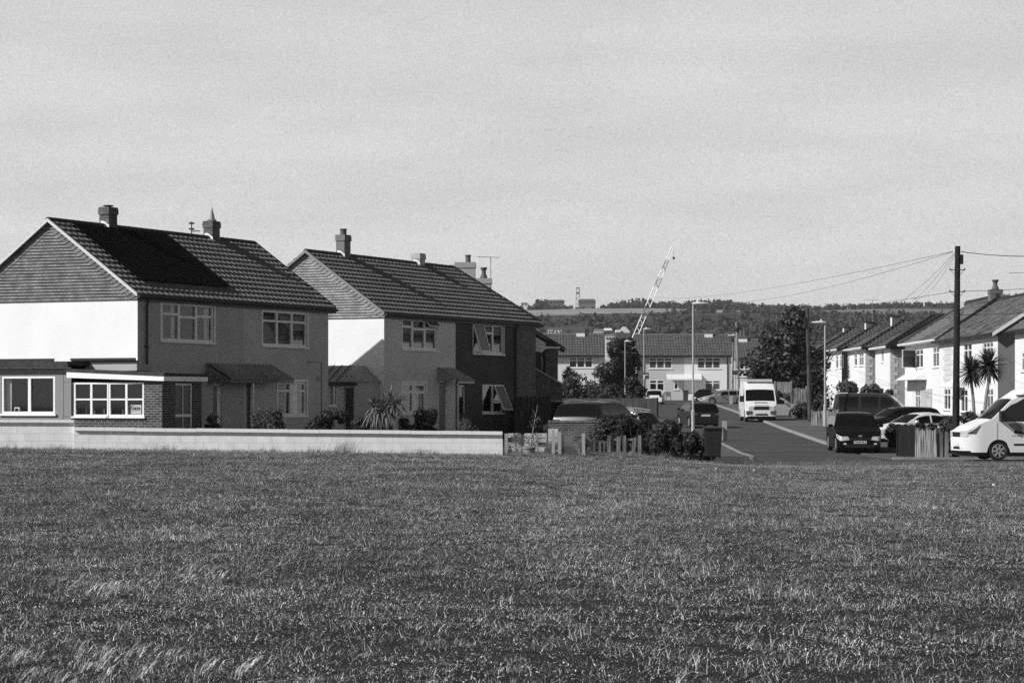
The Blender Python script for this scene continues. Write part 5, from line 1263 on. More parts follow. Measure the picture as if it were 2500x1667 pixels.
# forecourts on the right
vehicle('camper', 'dark camper van with a long black side window on the right forecourt', 'van', 2140, 139.5, math.pi - .30 + math.pi, 'grey', name='camper_van')
vehicle('estate', 'dark estate car parked between the camper van and the white saloon', 'car', 2192, 124.5, math.pi + .30, 'dark', PARK)
vehicle('saloon', 'white saloon behind the dark hedge, next to the black people carrier', 'car', 2238, 112.5, math.pi + .33, 'white', PARK)
vehicle('hatch', 'white car half hidden by the hedge left of the minibus', 'car', 2360, 107, math.pi + .25, 'white', PARK)
# left garden drive
vehicle('mpv', 'dark people carrier behind the low brick wall on the left', 'car', 1464, 90.5, R(64), 'dark', PARK, roofbars=True, rims=False)
vehicle('mpv', 'dark car with a bright roof rail behind the left people carrier', 'car', 1425, 101, R(-8), 'black', PARK, roofbars=True)
vehicle('estate', 'silver estate car behind the thorny hedge in the left gardens', 'car', 1470, 95.5, R(150), 'silver', PARK, roofbars=True)
# ------------------------------------------------------------------ vegetation kit
LEAFD = foliage('leaf_dark', .042, .55, .2); LEAFM = foliage('leaf_mid', .075, .5, .25); LEAFL = foliage('leaf_light', .13, .5, .3); BARK = mat('bark', .06, .9, .4, 9, .6, 20)
def crown(mb, c, rad, n, ls, seed, lumps=14, squash=1.0, core=True):
    """leaves on many overlapping lumps, with gaps between the lumps"""
    rnd = random.Random(seed); L = []
    for _ in range(lumps):
        a = rnd.uniform(0, 6.283); q = rnd.random() ** .6; zz = rnd.uniform(-1, 1)
        m = math.sqrt(max(0, 1 - zz * zz * .8)) * q
        L.append(((c[0] + rad[0] * m * math.cos(a) * .75, c[1] + rad[1] * m * math.sin(a) * .75, c[2] + rad[2] * zz * .75), rnd.uniform(.22, .48) * min(rad[0], rad[2]) * 1.15))
    for k in range(n):
        (p, r) = L[rnd.randrange(len(L))]
        d = Vector((rnd.gauss(0, 1), rnd.gauss(0, 1), rnd.gauss(0, 1))).normalized(); q = r * rnd.uniform(.62, 1.1) * (1.15 if rnd.random() < .08 else 1)
        o = Vector(p) + Vector((d.x * q * rad[0] / min(rad[0], rad[2]) if False else d.x * q, d.y * q, d.z * q * squash))
        u = Vector((rnd.gauss(0, 1), rnd.gauss(0, 1), rnd.gauss(0, .7))).normalized(); w = (u.cross(d) + Vector((rnd.gauss(0, .4),) * 3)).normalized(); s = ls * rnd.uniform(.55, 1.25)
        mb.add([o - u * s, o + w * s * .55, o + u * s, o - w * s * .55], [(0, 1, 2, 3)])
    return L
def shrub(name, label, cat, px, D, w, h, ls, n, m, seed, lumps=12, z=None, depth=None, group=None, stem=True):
    x = PX(px, D); b = G(x, D) if z is None else z
    t = thing(name, label, cat, (x, D, b), 0, group); mb = MB(); d = depth or w
    L = crown(mb, (0, 0, h * .52), (w / 2, d / 2, h * .5), n, ls, seed, lumps); mb.build('foliage', m, t)
    if stem:
        s = MB(); rnd = random.Random(seed)
        for p, r in L[:6]: s.tube([(rnd.gauss(0, .06), rnd.gauss(0, .06), -.1), (p[0] * .4, p[1] * .4, p[2] * .5), p], [max(.02, h * .018), h * .012, .012], 5)
        s.build('stems', BARK, t)
    return t
def box_px(x0, x1, y0, y1, D): return (x0 + x1) / 2, (x1 - x0) / FP * D, (y1 - y0) / FP * D, PZ(y1, D)
def tree(label, px, D, w, h, trunk, ls, n, m, seed, lumps, parts, lean=0, name='tree'):
    x = PX(px, D); b = G(x, D); t = thing(name, label, 'tree', (x, D, b)); mb = MB(); tips = []
    for i, (dx, dz, rx, rz, k) in enumerate(parts): tips += crown(mb, (dx, 0, dz), (rx, rx, rz), int(n * k), ls, seed + i, lumps)
    mb.build('crown', m, t)
    s = MB(); s.tube([(0, 0, -.3), (lean * .3, 0, h * .25), (lean, 0, h * .6)], [trunk, trunk * .75, trunk * .4], 8); rnd = random.Random(seed)
    for p, r in rnd.sample(tips, min(16, len(tips))): s.tube([(lean * .3, 0, h * rnd.uniform(.15, .35)), (p[0] * .5, p[1] * .5, p[2] * .7), p], [trunk * .4, trunk * .2, .03], 5)
    s.build('trunk', BARK, t); return t
# big tree on the right, behind the leaning pole
tree('big dark bushy tree behind the leaning wooden pole on the right', 1930, 186, 7, 8, .28, .20, 15000, foliage('tree_leaf', .062, .7, .3), 21, 30,
     [(-.3, 4.2, 2.5, 2.5, .34), (.4, 6.7, 1.2, 1.5, .12), (-1.9, 3.3, 1.7, 2.2, .16), (1.7, 3.0, 1.9, 2.4, .20), (-1.5, 5.2, 1.3, 1.3, .08), (1.2, 1.6, 1.6, 1.4, .1)])
tree('dark tree in the gap between the two pale houses at the street end', 1520, 268, 4.5, 8, .2, .24, 8500, LEAFD, 33, 20,
     [(-.2, 3.9, 2.0, 3.3, .5), (.5, 5.4, 1.5, 1.6, .2), (.9, 3.2, 1.3, 2.8, .3), (-1.9, 2.2, 1.6, 1.8, .2)])
for i, (a, b, c, d, D, lb, m) in enumerate([
    (1412, 1500, 930, 985, 232, 'broad shrub below the dark tree at the street end', LEAFM),
    (1518, 1578, 925, 978, 226, 'rounded clipped bush beside the no through road sign', LEAFD),
    (1450, 1530, 940, 985, 214, 'dark bush in front of the rounded clipped bush', LEAFD),
    (1330, 1450, 905, 1000, 196, 'large black hedge mass right of the brick lean-to', LEAFD),
    (1420, 1520, 948, 1000, 188, 'low dark bush behind the fence panels', LEAFD)]):
    c_, w, h, z = box_px(a, b, c, d, D); shrub('shrub', lb, 'shrub', c_, D, w, h + .6, .17, 2600, m, 50 + i, 14, z=z - .6)
for i, (a, b, c, d, D, lb, m) in enumerate([
    (2018, 2110, 934, 985, 160, 'bushy hedge above the metal railings by the camper van', LEAFM),
    (2085, 2185, 938, 990, 156, 'hedge running behind the camper van roof', LEAFM),
    (1930, 1985, 985, 1030, 158, 'undergrowth at the foot of the leaning pole', LEAFM),
    (1975, 2030, 950, 1015, 165, 'shrub between the leaning pole and the lamp post', LEAFD),
    (1870, 1935, 960, 1004, 178, 'low bush in front of the tall board fence', LEAFM),
    (1690, 1745, 935, 960, 290, 'small bush against the cream house wall', LEAFM),
    (2166, 2204, 1030, 1090, 104, 'upright ivy-like bush right of the black people carrier', LEAFD),
    (2196, 2300, 1034, 1052, 103, 'clipped hedge in front of the white saloon', LEAFD),
    (2282, 2345, 1012, 1110, 100, 'tall hedge just left of the minibus nose', LEAFM),
    (2335, 2410, 1012, 1060, 103, 'dark hedge behind the minibus bonnet', LEAFD)]):
    c_, w, h, z = box_px(a, b, c, d, D); shrub('hedge' if 'hedge' in lb else 'shrub', lb, 'hedge' if 'hedge' in lb else 'shrub', c_, D, w, h + .3, .10 if D < 130 else .15, 2400, m, 70 + i, 16, z=z - .3)
# plants in the left gardens, just behind the white wall
for i, (a, b, c, d, D, lb, m, ls, n) in enumerate([
    (722, 862, 996, 1062, 75.5, 'dark rounded bush rising behind the white wall below the porch', LEAFD, .05, 5200),
    (855, 905, 1022, 1062, 75.0, 'low dark bush left of the spiky yucca', LEAFD, .05, 1800),
    (1008, 1076, 992, 1062, 75.5, 'dark bush under the lower window of the second pair', LEAFD, .055, 3200),
    (965, 1012, 1018, 1062, 75.2, 'low bush right of the spiky yucca', LEAFD, .05, 1500),
    (1088, 1168, 1024, 1066, 74.6, 'pale flowering plant on the wall top near its right end', LEAFL, .028, 1100),
    (490, 545, 1015, 1060, 75.0, 'small dark shrub in front of the first front door', LEAFD, .045, 900),
    (640, 704, 1005, 1062, 75.0, 'leafy shrub below the lower window of the near pair', LEAFD, .05, 1300)]):
    c_, w, h, z = box_px(a, b, c, d, D); shrub('shrub', lb, 'shrub', c_, D, w, h + .25, ls, n, m, 90 + i, 12, z=z - .25)
# climbing plant with open twigs in front of the canopy post
t = thing('climber', 'straggly climbing plant with open twigs under the corrugated canopy', 'plant', (PX(645, 76.5), 76.5, .5)); mb = MB(); s = MB(); rnd = random.Random(8)
for i in range(16):
    a = rnd.uniform(-.55, .45); h = rnd.uniform(.7, 1.6) * (1.15 if abs(a) < .2 else .8); p = [(a * .2, 0, 0), (a * .7, rnd.uniform(-.1, .1), h * .6), (a + rnd.uniform(-.1, .1), 0, h)]
    s.tube(p, [.012, .009, .005], 4)
    for k in range(34):
        q = rnd.uniform(.35, 1.05); o = Vector(p[0]).lerp(Vector(p[2]), min(q, 1)) + Vector((rnd.gauss(0, .09), rnd.gauss(0, .07), rnd.gauss(0, .06))); u = Vector((rnd.gauss(0, 1), rnd.gauss(0, 1), rnd.gauss(0, 1))).normalized() * .045; w = u.cross(Vector((.3, 1, .2))).normalized() * .03
        mb.add([o - u, o + w, o + u, o - w], [(0, 1, 2, 3)])
mb.build('foliage', LEAFD, t); s.build('stems', BARK, t)
def strap(mb, base, direc, L, w, droop, rnd, segs=5):
    d = Vector(direc).normalized(); side = d.cross(Vector((0, 0, 1)));
    side = side.normalized() if side.length > .1 else Vector((1, 0, 0)); p = Vector(base); pts = []
    for k in range(segs + 1):
        t = k / segs; ww = w * (math.sin(math.pi * min(1, .25 + t * .75)) ** .8 if t < 1 else .05)
        pts.append((p - side * ww + Vector((0, 0, ww * .35)), p.copy(), p + side * ww + Vector((0, 0, ww * .35)))); p = p + d * (L / segs); d = (d + Vector((0, 0, -droop / segs))).normalized()
    vs = [q for a in pts for q in a]; fs = []
    for k in range(segs): fs += [(3 * k, 3 * k + 1, 3 * k + 4, 3 * k + 3), (3 * k + 1, 3 * k + 2, 3 * k + 5, 3 * k + 4)]
    mb.add(vs, fs)
YUC = foliage('yucca_leaf', .15, .45, .1); YUC.node_tree.nodes['Principled BSDF'].inputs['Roughness'].default_value = .3
def spiky(mb, c, n, L, w, rnd, lo=-.5, droop=1.0, windx=0.0):
    for i in range(n):
        a = rnd.uniform(0, 6.283); e = rnd.uniform(lo, 1.35); strap(mb, c, (math.cos(a) * math.cos(e) + windx, math.sin(a) * math.cos(e), math.sin(e)), L * rnd.uniform(.75, 1.1), w, droop * rnd.uniform(.5, 1.5), rnd)
rnd = random.Random(77)
t = thing('yucca', 'spiky yucca with drooping leaf skirt behind the middle of the white wall', 'plant', (PX(937, 75), 75, .5)); mb = MB(); zc = PZ(1000, 75) - .5
for dx, dz in ((-.32, .10), (.05, .0), (.35, .12), (-.1, -.15), (.2, .2)): spiky(mb, (dx, rnd.uniform(-.2, .2), zc + dz), 44, .62, .028, rnd, -.6, 1.2, .1)
for i in range(46): a = rnd.uniform(0, 6.283); strap(mb, (rnd.uniform(-.3, .3), -.1, zc - .05), (math.cos(a) * .8 + .1, math.sin(a) * .8, -.3), .72, .028, 1.6, rnd)
mb.build('leaves', YUC, t); s = MB()
for dx in (-.3, 0, .3): s.tube([(dx * .3, 0, -.1), (dx, 0, zc)], [.07, .06], 7)
s.build('trunk', BARK, t)
def cordyline(label, px, py, pxb, pyb, D, r, seed, fruits=True):
    rnd = random.Random(seed); x, z = PX(px, D), PZ(py, D); xb = PX(pxb, D); zb = G(xb, D); t = thing('cordyline_palm', label, 'palm', (xb, D, zb)); mb = MB()
    spiky(mb, (x - xb, 0, z - zb), 260, r, .042, rnd, -1.0, .55); mb.build('leaves', foliage('cordyline_leaf', .05, .6, .15), t)
    s = MB(); dz = z - zb; s.tube([(0, 0, -.2), (0, 0, dz * .42), ((x - xb) * .35, 0, dz * .62), ((x - xb) * .95, 0, dz * .82), (x - xb, 0, dz)], [.10, .085, .075, .07, .06], 8); s.build('trunk', mat('palm_bark', .22, .9, .4, 14, .6, 30), t)
cordyline('taller cordyline palm with a bent bare trunk in front of the white terrace', 2415, 893, 2404, 1000, 112, 1.0, 5)
cordyline('lower cordyline palm just right of the tall dark pole', 2372, 908, 2378, 1000, 113, .9, 6)
cordyline('small dark palm in front of the white house at the street end, left', 1388, 908, 1388, 990, 205, .55, 9)
t = thing('yucca', 'sharp-leaved plant at the foot of the cordyline palms', 'plant', (PX(2412, 108), 108, 1.55)); mb = MB(); spiky(mb, (0, 0, 0), 40, .4, .02, random.Random(3), .2, .5); mb.build('leaves', LEAFD, t); mb = MB(); mb.tube([(0, 0, -1.4), (0, 0, 0)], .06, 6); mb.build('trunk', BARK, t)

# ------------------------------------------------------------------ thorny hedge, fences and clutter at the end of the left gardens
c_, w, h, z = box_px(1488, 1752, 1022, 1118, 82.5)
t = thing('hedge', 'long thorny hedge leaning over the old pickets left of the road mouth', 'hedge', (PX(c_, 82.5), 82.5, z)); mb = MB(); rnd = random.Random(12)
for i, (a, b, y0, n) in enumerate([(1450, 1540, 1030, 3600), (1480, 1585, 1020, 5200), (1560, 1665, 1040, 5600), (1650, 1735, 1066, 4600), (1500, 1600, 1080, 3000), (1600, 1740, 1090, 3400)]):
    cc, ww, hh, zz = box_px(a, b, y0, 1120, 82.5); crown(mb, (PX(cc, 82.5) - t.location.x, rnd.uniform(-.2, .4), zz - z + hh * .5), (ww * .72, .7, hh * .62), int(n * 1.9), .055, 300 + i, 16)
mb.build('foliage', LEAFD, t); s = MB()
for i in range(60): x = rnd.uniform(-1.8, 1.8); s.tube([(x, rnd.uniform(-.5, .4), -.1), (x + rnd.gauss(0, .15), rnd.uniform(-.6, .3), rnd.uniform(.3, 1.25))], [.012, .005], 4)
s.build('stems', BARK, t)
OLDW = boards('weathered_wood', .17, var=.6); DKW = boards('dark_wood', .045, var=.5); PALEW = boards('pale_wood', .26, var=.45)
def fence(label, px0, px1, D0, D1, y0, y1, m, bw=.12, gap=.03, jit=.0, tilt=.0, z0=None, name='board_fence', cat='fence', rails=True, post=1.8, cap=None, zt=None, hold=0):
    """fence from (px0,D0) to (px1,D1); y0,y1: rows of its top and foot at the first end"""
    xa, xb = PX(px0, D0), PX(px1, D1); b = PZ(y1, D0) if z0 is None else z0; H = PZ(y0, D0) - b; L = math.hypot(xb - xa, D1 - D0); ang = math.atan2(D1 - D0, xb - xa)
    t = thing(name, label, cat, (xa, D0, b), ang); rnd = random.Random(int(px0)); k = 0; x = 0.0; bb = PZ(zt if zt else y1, D1) if zt else None
    bm_ = MB()
    while x < L - bw * .5:
        if rnd.random() >= hold:
            h = H * (1 - rnd.random() * jit); tl = rnd.gauss(0, tilt) * h; dz = 0 if bb is None else (bb - b) * x / L
            q = MB(); bm_.hexa([(x, -.012, -.25 + dz), (x + bw, -.012, -.25 + dz), (x + bw, .012, -.25 + dz), (x, .012, -.25 + dz), (x + tl, -.012, h + dz), (x + bw + tl, -.012, h + dz - .01), (x + bw + tl, .012, h + dz - .01), (x + tl, .012, h + dz)])
        x += bw + gap
    bm_.build('boards', m, t)
    if rails:
        for f in (.22, .8): q = MB(); dz = 0 if bb is None else (bb - b); q.hexa([(0, .014, H * f), (L, .014, H * f + dz), (L, .06, H * f + dz), (0, .06, H * f), (0, .014, H * f + .07), (L, .014, H * f + .07 + dz), (L, .06, H * f + .07 + dz), (0, .06, H * f + .07)]); q.build('rail', m, t)
    n = max(1, int(round(L / post)))
    for i in range(n + 1): q = MB(); xx = L * i / n; dz = 0 if bb is None else (bb - b) * i / n; q.box(xx - .045, xx + .045, -.05 if i in (0, n) else .0, .10, -.3 + dz, H * 1.03 + dz); q.build('post', m, t)
    return t
fence('row of gappy weathered pickets in front of the thorny hedge', 1487, 1562, 81.0, 81.0, 1064, 1120, boards('picket_wood', .16, var=.6), .13, .11, .12, .05, post=.5)
fence('short dark broken pickets between the flower pot and the gappy pickets', 1415, 1486, 81.5, 81.2, 1072, 1118, boards('broken_wood', .07, var=.7), .11, .05, .35, .04, post=.45)
fence('dark timber gates beside the side wall of the second pair', 1258, 1342, 99, 99, 968, 1040, DKW, .14, .012, post=1.0, name='garden_gate', cat='gate')
fence('dark panel fence running along the gardens behind the parked cars', 1372, 1604, 172, 166, 972, 1008, DKW, .15, .01, post=1.9)
fence('tall pale board fence beside the big tree', 1892, 1932, 178, 178, 932, 1000, PALEW, .14, .02, post=1.8)
fence('lower pale fence panel right of the tall board fence', 1932, 1968, 176, 176, 944, 1000, boards('grey_wood', .2, var=.6), .14, .03, .1, post=1.8)
fence('weathered board fence with a white end post by the lamp post', 1983, 2046, 140, 139, 1000, 1042, OLDW, .15, .04, .12, .02, post=.9)
fence('very dark board fence at the corner in front of the white saloon', 2192, 2238, 95.5, 93.8, 1037, 1104, boards('black_wood', .015, var=.4), .14, .01, post=.7)
fence('pale weathered board fence left of the narrow dark gate by the minibus', 2238, 2288, 93.5, 91.8, 1045, 1110, boards('old_pale_wood', .18, var=.8), .17, .015, .10, .02, post=.9)
fence('narrow board fence panel right of the dark post near the minibus nose', 2298, 2312, 91.5, 91.5, 1055, 1122, OLDW, .1, .01, post=.2)
t = thing('gate_post', 'leaning dark wedge-shaped post between two weathered fence panels', 'post', (PX(2292, 91.6), 91.6, G(15, 91))); mb = MB(); mb.hexa([(-.05, -.05, -.2), (.06, -.05, -.2), (.06, .05, -.2), (-.05, .05, -.2), (-.10, -.05, 1.0), (.06, -.05, 1.0), (.06, .05, 1.0), (-.10, .05, 1.0)]); mb.build('post', FASC, t)
# railings with pale uprights
xa, xb = PX(2016, 150), PX(2070, 150); zb = G(xa, 150); t = thing('railing', 'metal railing with pale uprights left of the camper van', 'railing', (xa, 150, zb)); H = PZ(958, 150) - zb
mb = MB(); mb.box(0, xb - xa, -.02, .02, H - .05, H); mb.build('top_rail', PVCS, t)
for i in range(6): mb = MB(); x = (xb - xa) * i / 5; mb.box(x - .02, x + .02, -.02, .02, -.1, H - .05); mb.build('upright', PVCS, t)
# wire fence with concrete posts
t = thing('wire_fence', 'sagging chain-link fence between concrete posts beyond the end of the white wall', 'fence', (PX(1232, 77), 77, .42)); x1 = PX(1420, 79) - PX(1232, 77)
for a, hh in ((0.05, .75), (1.55, .85), (1.75, .80), (x1, .75)):
    mb = MB(); mb.box(a - .05, a + .05, -.05, .05, -.3, hh); mb.build('post', CEM, t)
mb = MB(); n = 52
for k in range(n + 14):
    for sgn in (1, -1):
        xs_ = (k - 7) * x1 / n; pts = []
        for q in range(2): pts.append((min(max(xs_ + sgn * q * .68, 0), x1), 0, q * .68))
        if pts[0][0] != pts[1][0]: mb.tube(pts, .003, 3, caps=False)
mb.tube([(0, 0, .70), (x1, 0, .69)], .006, 4); mb.tube([(0, 0, .35), (x1, 0, .35)], .004, 4); mb.build('mesh', METAL, t)
# broken white block wall behind the wire fence
WB = mat('white_block_flaking', .55, .85, .35, 7, .5, 20)
for k, (a, b, y0, lb) in enumerate([(1240, 1272, 1057, 'flaking white block pier behind the wire fence, nearest the white wall'), (1280, 1335, 1060, 'middle stub of flaking white block walling behind the potted sapling'), (1338, 1362, 1053, 'white block pier beside the pair of concrete fence posts')]):
    x0, x1_ = PX(a, 80), PX(b, 80); t = thing('block_wall', lb, 'wall', (x0, 80, .3)); mb = MB(); rnd = random.Random(k); H = PZ(y0, 80) - .3; z = -.2
    while z < H:
        x = 0.0
        while x < x1_ - x0:
            ww = min(.44, x1_ - x0 - x)
            if rnd.random() < .88: mb.box(x + .004, x + ww - .004, rnd.uniform(-.01, .01), .14, z, z + .15 - .012)
            x += .44
        z += .15
    mb.build('blocks', WB, t)
# low brown brick wall in front of the dark people carrier
t = thing('brick_wall', 'low brown brick wall in front of the dark people carrier on the left', 'wall', (PX(1340, 84), 84, .2)); x1 = PX(1520, 84) - PX(1340, 84); H = PZ(1026, 84) - .2
mb = MB(); mb.box(0, x1, 0, .22, -.3, H - .08); mb.build('wall', brick('brick_garden', .09, .17, axis='x'), t); mb = MB(); mb.box(-.02, x1 + .02, -.02, .24, H - .078, H); mb.build('coping', brick('brick_on_edge', .13, .2, .075, .3, .01, .4, 'x'), t)
# pale ledge and pots
def pot(label, px, D, r, h, py, m, plant=None, seed=0):
    t = thing('flower_pot', label, 'pot', (PX(px, D), D, PZ(py, D))); mb = MB(); mb.lathe((0, 0, 0), [(r * .72, 0), (r * .95, h * .82), (r * 1.08, h * .84), (r * 1.08, h), (r * .9, h), (r * .88, h * .9)], 16); mb.build('pot', m, t)
    mb = MB(); mb.lathe((0, 0, 0), [(r * .88, h * .86), (r * .5, h * .9)], 12); mb.build('soil', BARK, t); return t
pot('grey flower pot holding the tall thin sapling', 1292, 76, .205, .27, 1112, mat('pot_grey', .24, .8, .15, 9))
pot('pale ribbed flower pot in the shade of the pickets', 1415, 78, .21, .30, 1120, mat('pot_pale', .20, .8, .2, 9))
t = thing('sapling', 'tall thin bare sapling leaning right out of the grey pot', 'sapling', (PX(1294, 76), 76, PZ(1092, 76))); mb = MB(); mb.tube([(0, 0, -.1), (.06, 0, .35), (.14, 0, .8), (.24, 0, 1.35)], [.018, .014, .01, .005], 6)
for a, b_ in (((.14, 0, .8), (.30, 0, 1.0)), ((.10, 0, .6), (-.02, 0, .85)), ((.2, 0, 1.1), (.26, .02, 1.25)), ((.18, 0, .98), (.08, 0, 1.2))): mb.tube([a, b_], [.007, .003], 4)
mb.build('stem', mat('pale_bark', .3, .8, .3, 20), t); mb = MB(); rnd = random.Random(4)
for i in range(170): o = Vector((rnd.gauss(.16, .13), rnd.gauss(0, .1), rnd.uniform(.05, 1.0))); u = Vector((rnd.gauss(0, 1), rnd.gauss(0, 1), rnd.gauss(0, 1))).normalized() * .03; w = u.cross(Vector((0, 1, .3))).normalized() * .018; mb.add([o - u, o + w, o + u, o - w], [(0, 1, 2, 3)])
mb.build('foliage', LEAFM, t)
for i, (a, b, c, d, lb, m) in enumerate([(1232, 1288, 1058, 1116, 'weedy plant at the very end of the white wall', LEAFM), (1318, 1372, 1078, 1116, 'low weeds between the grey pot and the concrete posts', LEAFM), (1368, 1420, 1085, 1118, 'trailing plant left of the pale ribbed pot', LEAFM), (1395, 1440, 1066, 1092, 'leafy plant growing over the pale ribbed pot', LEAFD)]):
    c_, w, h, z = box_px(a, b, c, d, 77); shrub('shrub', lb, 'plant', c_, 77.4, w, h + .1, .035, 900, m, 400 + i, 10, z=z - .1)
def bin_(label, px, D, py, w, h, m, lidm, seed=0):
    t = thing('wheelie_bin', label, 'bin', (PX(px, D), D, PZ(py, D))); mb = MB(); a, b = w * .40, w * .5; mb.hexa([(-a, -a, .06), (a, -a, .06), (a, a, .06), (-a, a, .06), (-b, -b, h * .92), (b, -b, h * .92), (b, b, h * .92), (-b, b, h * .92)]); mb.build('body', m, t, bevel=.02)
    mb = MB(); mb.hexa([(-b * 1.1, -b * 1.15, h * .925), (b * 1.1, -b * 1.15, h * .925), (b * 1.1, b * 1.1, h * .925), (-b * 1.1, b * 1.1, h * .925), (-b, -b, h * .97), (b, -b, h * .97), (b, b, h), (-b, b, h)]); mb.build('lid', lidm, t)
    for s_ in (-1, 1): mb = MB(); mb.tube([(s_ * b * .8, b, .09), (s_ * (b * .8 + .05), b, .09)], .09, 10); mb.build('wheel', TYRE, t)
    return t
BIN = mat('bin_plastic', .02, .45)
bin_('black wheelie bin standing at the road end of the thorny hedge', 1740, 81.4, 1118, .60, 1.07, BIN, BIN)
bin_('dark wheelie bin by the doors of the closing pair of houses', 1674, 276, 978, .62, 1.2, mat('bin_grey', .06, .5), BIN)
bin_('dark bin behind the weathered fence by the lamp post', 2036, 143, 1042, .62, 1.15, BIN, mat('bin_lid_pale', .3, .5))
t = thing('plastic_chair', 'white plastic garden chair beside the far white hatchback', 'chair', (PX(1632, 270), 270, PZ(977, 270))); mb = MB(); mb.box(-.28, .28, -.25, .25, .40, .45); mb.build('seat', PVC, t); mb = MB(); mb.box(-.28, .28, .22, .27, .46, .95); mb.build('backrest', PVC, t)
for sx_ in (-1, 1):
    for sy_ in (-1, 1): mb = MB(); mb.box(sx_ * .25 - .03, sx_ * .25 + .03, sy_ * .22 - .03, sy_ * .22 + .03, 0, .395); mb.build('leg', PVC, t)
# concrete bollards and the stepped concrete block at the left kerb
for (px, D, y0, y1, w, lb) in [(1769, 116.5, 1027, 1064, .22, 'taller concrete post of the pair at the left kerb'), (1759, 116.3, 1041, 1064, .24, 'squat concrete block beside the taller post at the left kerb'), (1785, 232, 966, 993, .28, 'pale concrete bollard on the far right verge')]:
    z = PZ(y1, D); t = thing('bollard', lb, 'bollard', (PX(px, D), D, z)); h = PZ(y0, D) - z; mb = MB(); mb.box(-w / 2, w / 2, -w / 2, w / 2, -.2, h - .04); mb.build('post', CEM, t); mb = MB(); mb.box(-w / 2 + .02, w / 2 - .02, -w / 2 + .02, w / 2 - .02, h - .038, h); mb.build('cap', CEM, t)
t = thing('brick_pier', 'broken pale brick pier half covered by the thorny hedge beside the black bin', 'pier', (PX(1713, 84.2), 84.2, .1)); mb = MB(); mb.box(-.18, .18, -.15, .15, -.2, PZ(1066, 84.2) - .1); mb.build('brickwork', brick('brick_pier_pale', .30, .42, axis='x'), t)

# ------------------------------------------------------------------ lamp posts, telegraph poles, wires, sign
LP_ = mat('lamp_post_grey', .42, .5, .12, 9, metal=.2); WPOLE = boards('creosoted_pole', .022, var=.5)
def lamp(label, px, D, ytop, armpx, side, ybase=None, sign=None):
    x = PX(px, D); b = G(x, D); H = PZ(ytop, D) - b; L = abs(armpx) / FP * D; t = thing('street_lamp', label, 'street lamp', (x, D, b), 0, 'street lamps along the road')
    mb = MB(); mb.tube([(0, 0, -.2), (0, 0, 1.3), (0, 0, 1.35), (0, 0, H)], [.095, .09, .055, .042], 10); mb.build('column', LP_, t)
    s = side; mb = MB(); n = 8; sec = [(-.10, .03, .02), (.0, .10, .05), (.25, .16, .075), (.6, .14, .06), (.9, .09, .035), (1.0, .03, .01)]; vs = []; fs = []
    for u, w, h in sec:
        for k in range(n): a = 2 * math.pi * k / n; vs.append((s * u * L, w * math.cos(a), H + .05 + h * math.sin(a) * 1.2))
    for i in range(len(sec) - 1):
        for k in range(n): fs.append((i * n + k, i * n + (k + 1) % n, (i + 1) * n + (k + 1) % n, (i + 1) * n + k))
    fs += [tuple(range(n)), tuple((len(sec) - 1) * n + k for k in range(n))]; mb.add(vs, fs); hd_ = mb.build('lamp_head', mat('lamp_head_grey', .6, .4), t, smooth=True)
    mb = MB(); mb.lathe((s * L * .28, 0, H + .10), [(.045, 0), (.045, .10), (.02, .14)], 8); mb.build('photocell', mat('photocell_pale', .75, .4), hd_); return t
lamp('tallest lamp post at the left kerb, in front of the dark hatchback', 1692, 125, 743, 40, 1)
lamp('lamp post on the right by the weathered fence, its head pointing left', 2014, 138.5, 789, 33, -1)
lamp('lamp post rising behind the high-roof van with a round sign on it', 1849, 262, 849, 16, 1)
lamp('lamp post beside the thick pole at the street end, head pointing left', 1795, 243, 820, 18, -1)
lamp('short lamp post in front of the dark tree at the street end', 1526, 250, 834, 17, 1)
lamp('lamp post carrying the no through road sign', 1572, 236, 804, 20, 1)
D = 235.8; t = thing('road_sign', 'rectangular no through road sign on the far left lamp post', 'sign', (PX(1577, D), D, PZ(925, D)))
mb = MB(); mb.box(-.30, .30, -.02, -.005, 0, .62); mb.build('plate', mat('sign_blue', .06, .4), t); mb = MB(); mb.box(-.26, -.12, -.03, -.022, .0, .36); mb.box(-.26, .26, -.03, -.022, .361, .42); mb.box(-.26, -.2, -.03, -.022, .02, .36) if False else None; mb.build('symbol', PVC, t)
mb = MB(); mb.box(-.26, .26, -.03, -.022, .46, .56); mb.build('symbol_bar', mat('sign_red', .1, .4), t)
t = thing('road_sign', 'small dark square sign on the lamp post by the thick pole', 'sign', (PX(1794, 242.8), 242.8, PZ(916, 242.8))); mb = MB(); mb.box(-.30, .30, -.02, 0, 0, .46); mb.build('plate', mat('sign_back', .05, .5), t); mb = MB(); mb.box(-.3, .3, -.028, -.022, -.02, .02); mb.build('rim', PVC, t)
t = thing('road_sign', 'small round sign above the roof of the high-roof van', 'sign', (PX(1848.5, 261.7), 261.7, PZ(923, 261.7))); mb = MB(); mb.prism([(.20 * math.cos(a * .4488), 0, .20 * math.sin(a * .4488)) for a in range(14)], (0, -.02, 0)); mb.build('plate', mat('sign_dark_disc', .12, .5), t)
mb = MB()
for a in range(24):
    q0, q1 = a * math.pi / 12, (a + 1) * math.pi / 12; mb.quad((.2 * math.cos(q0), -.024, .2 * math.sin(q0)), (.2 * math.cos(q1), -.024, .2 * math.sin(q1)), (.13 * math.cos(q1), -.024, .13 * math.sin(q1)), (.13 * math.cos(q0), -.024, .13 * math.sin(q0)))
mb.build('rim', PVC, t)
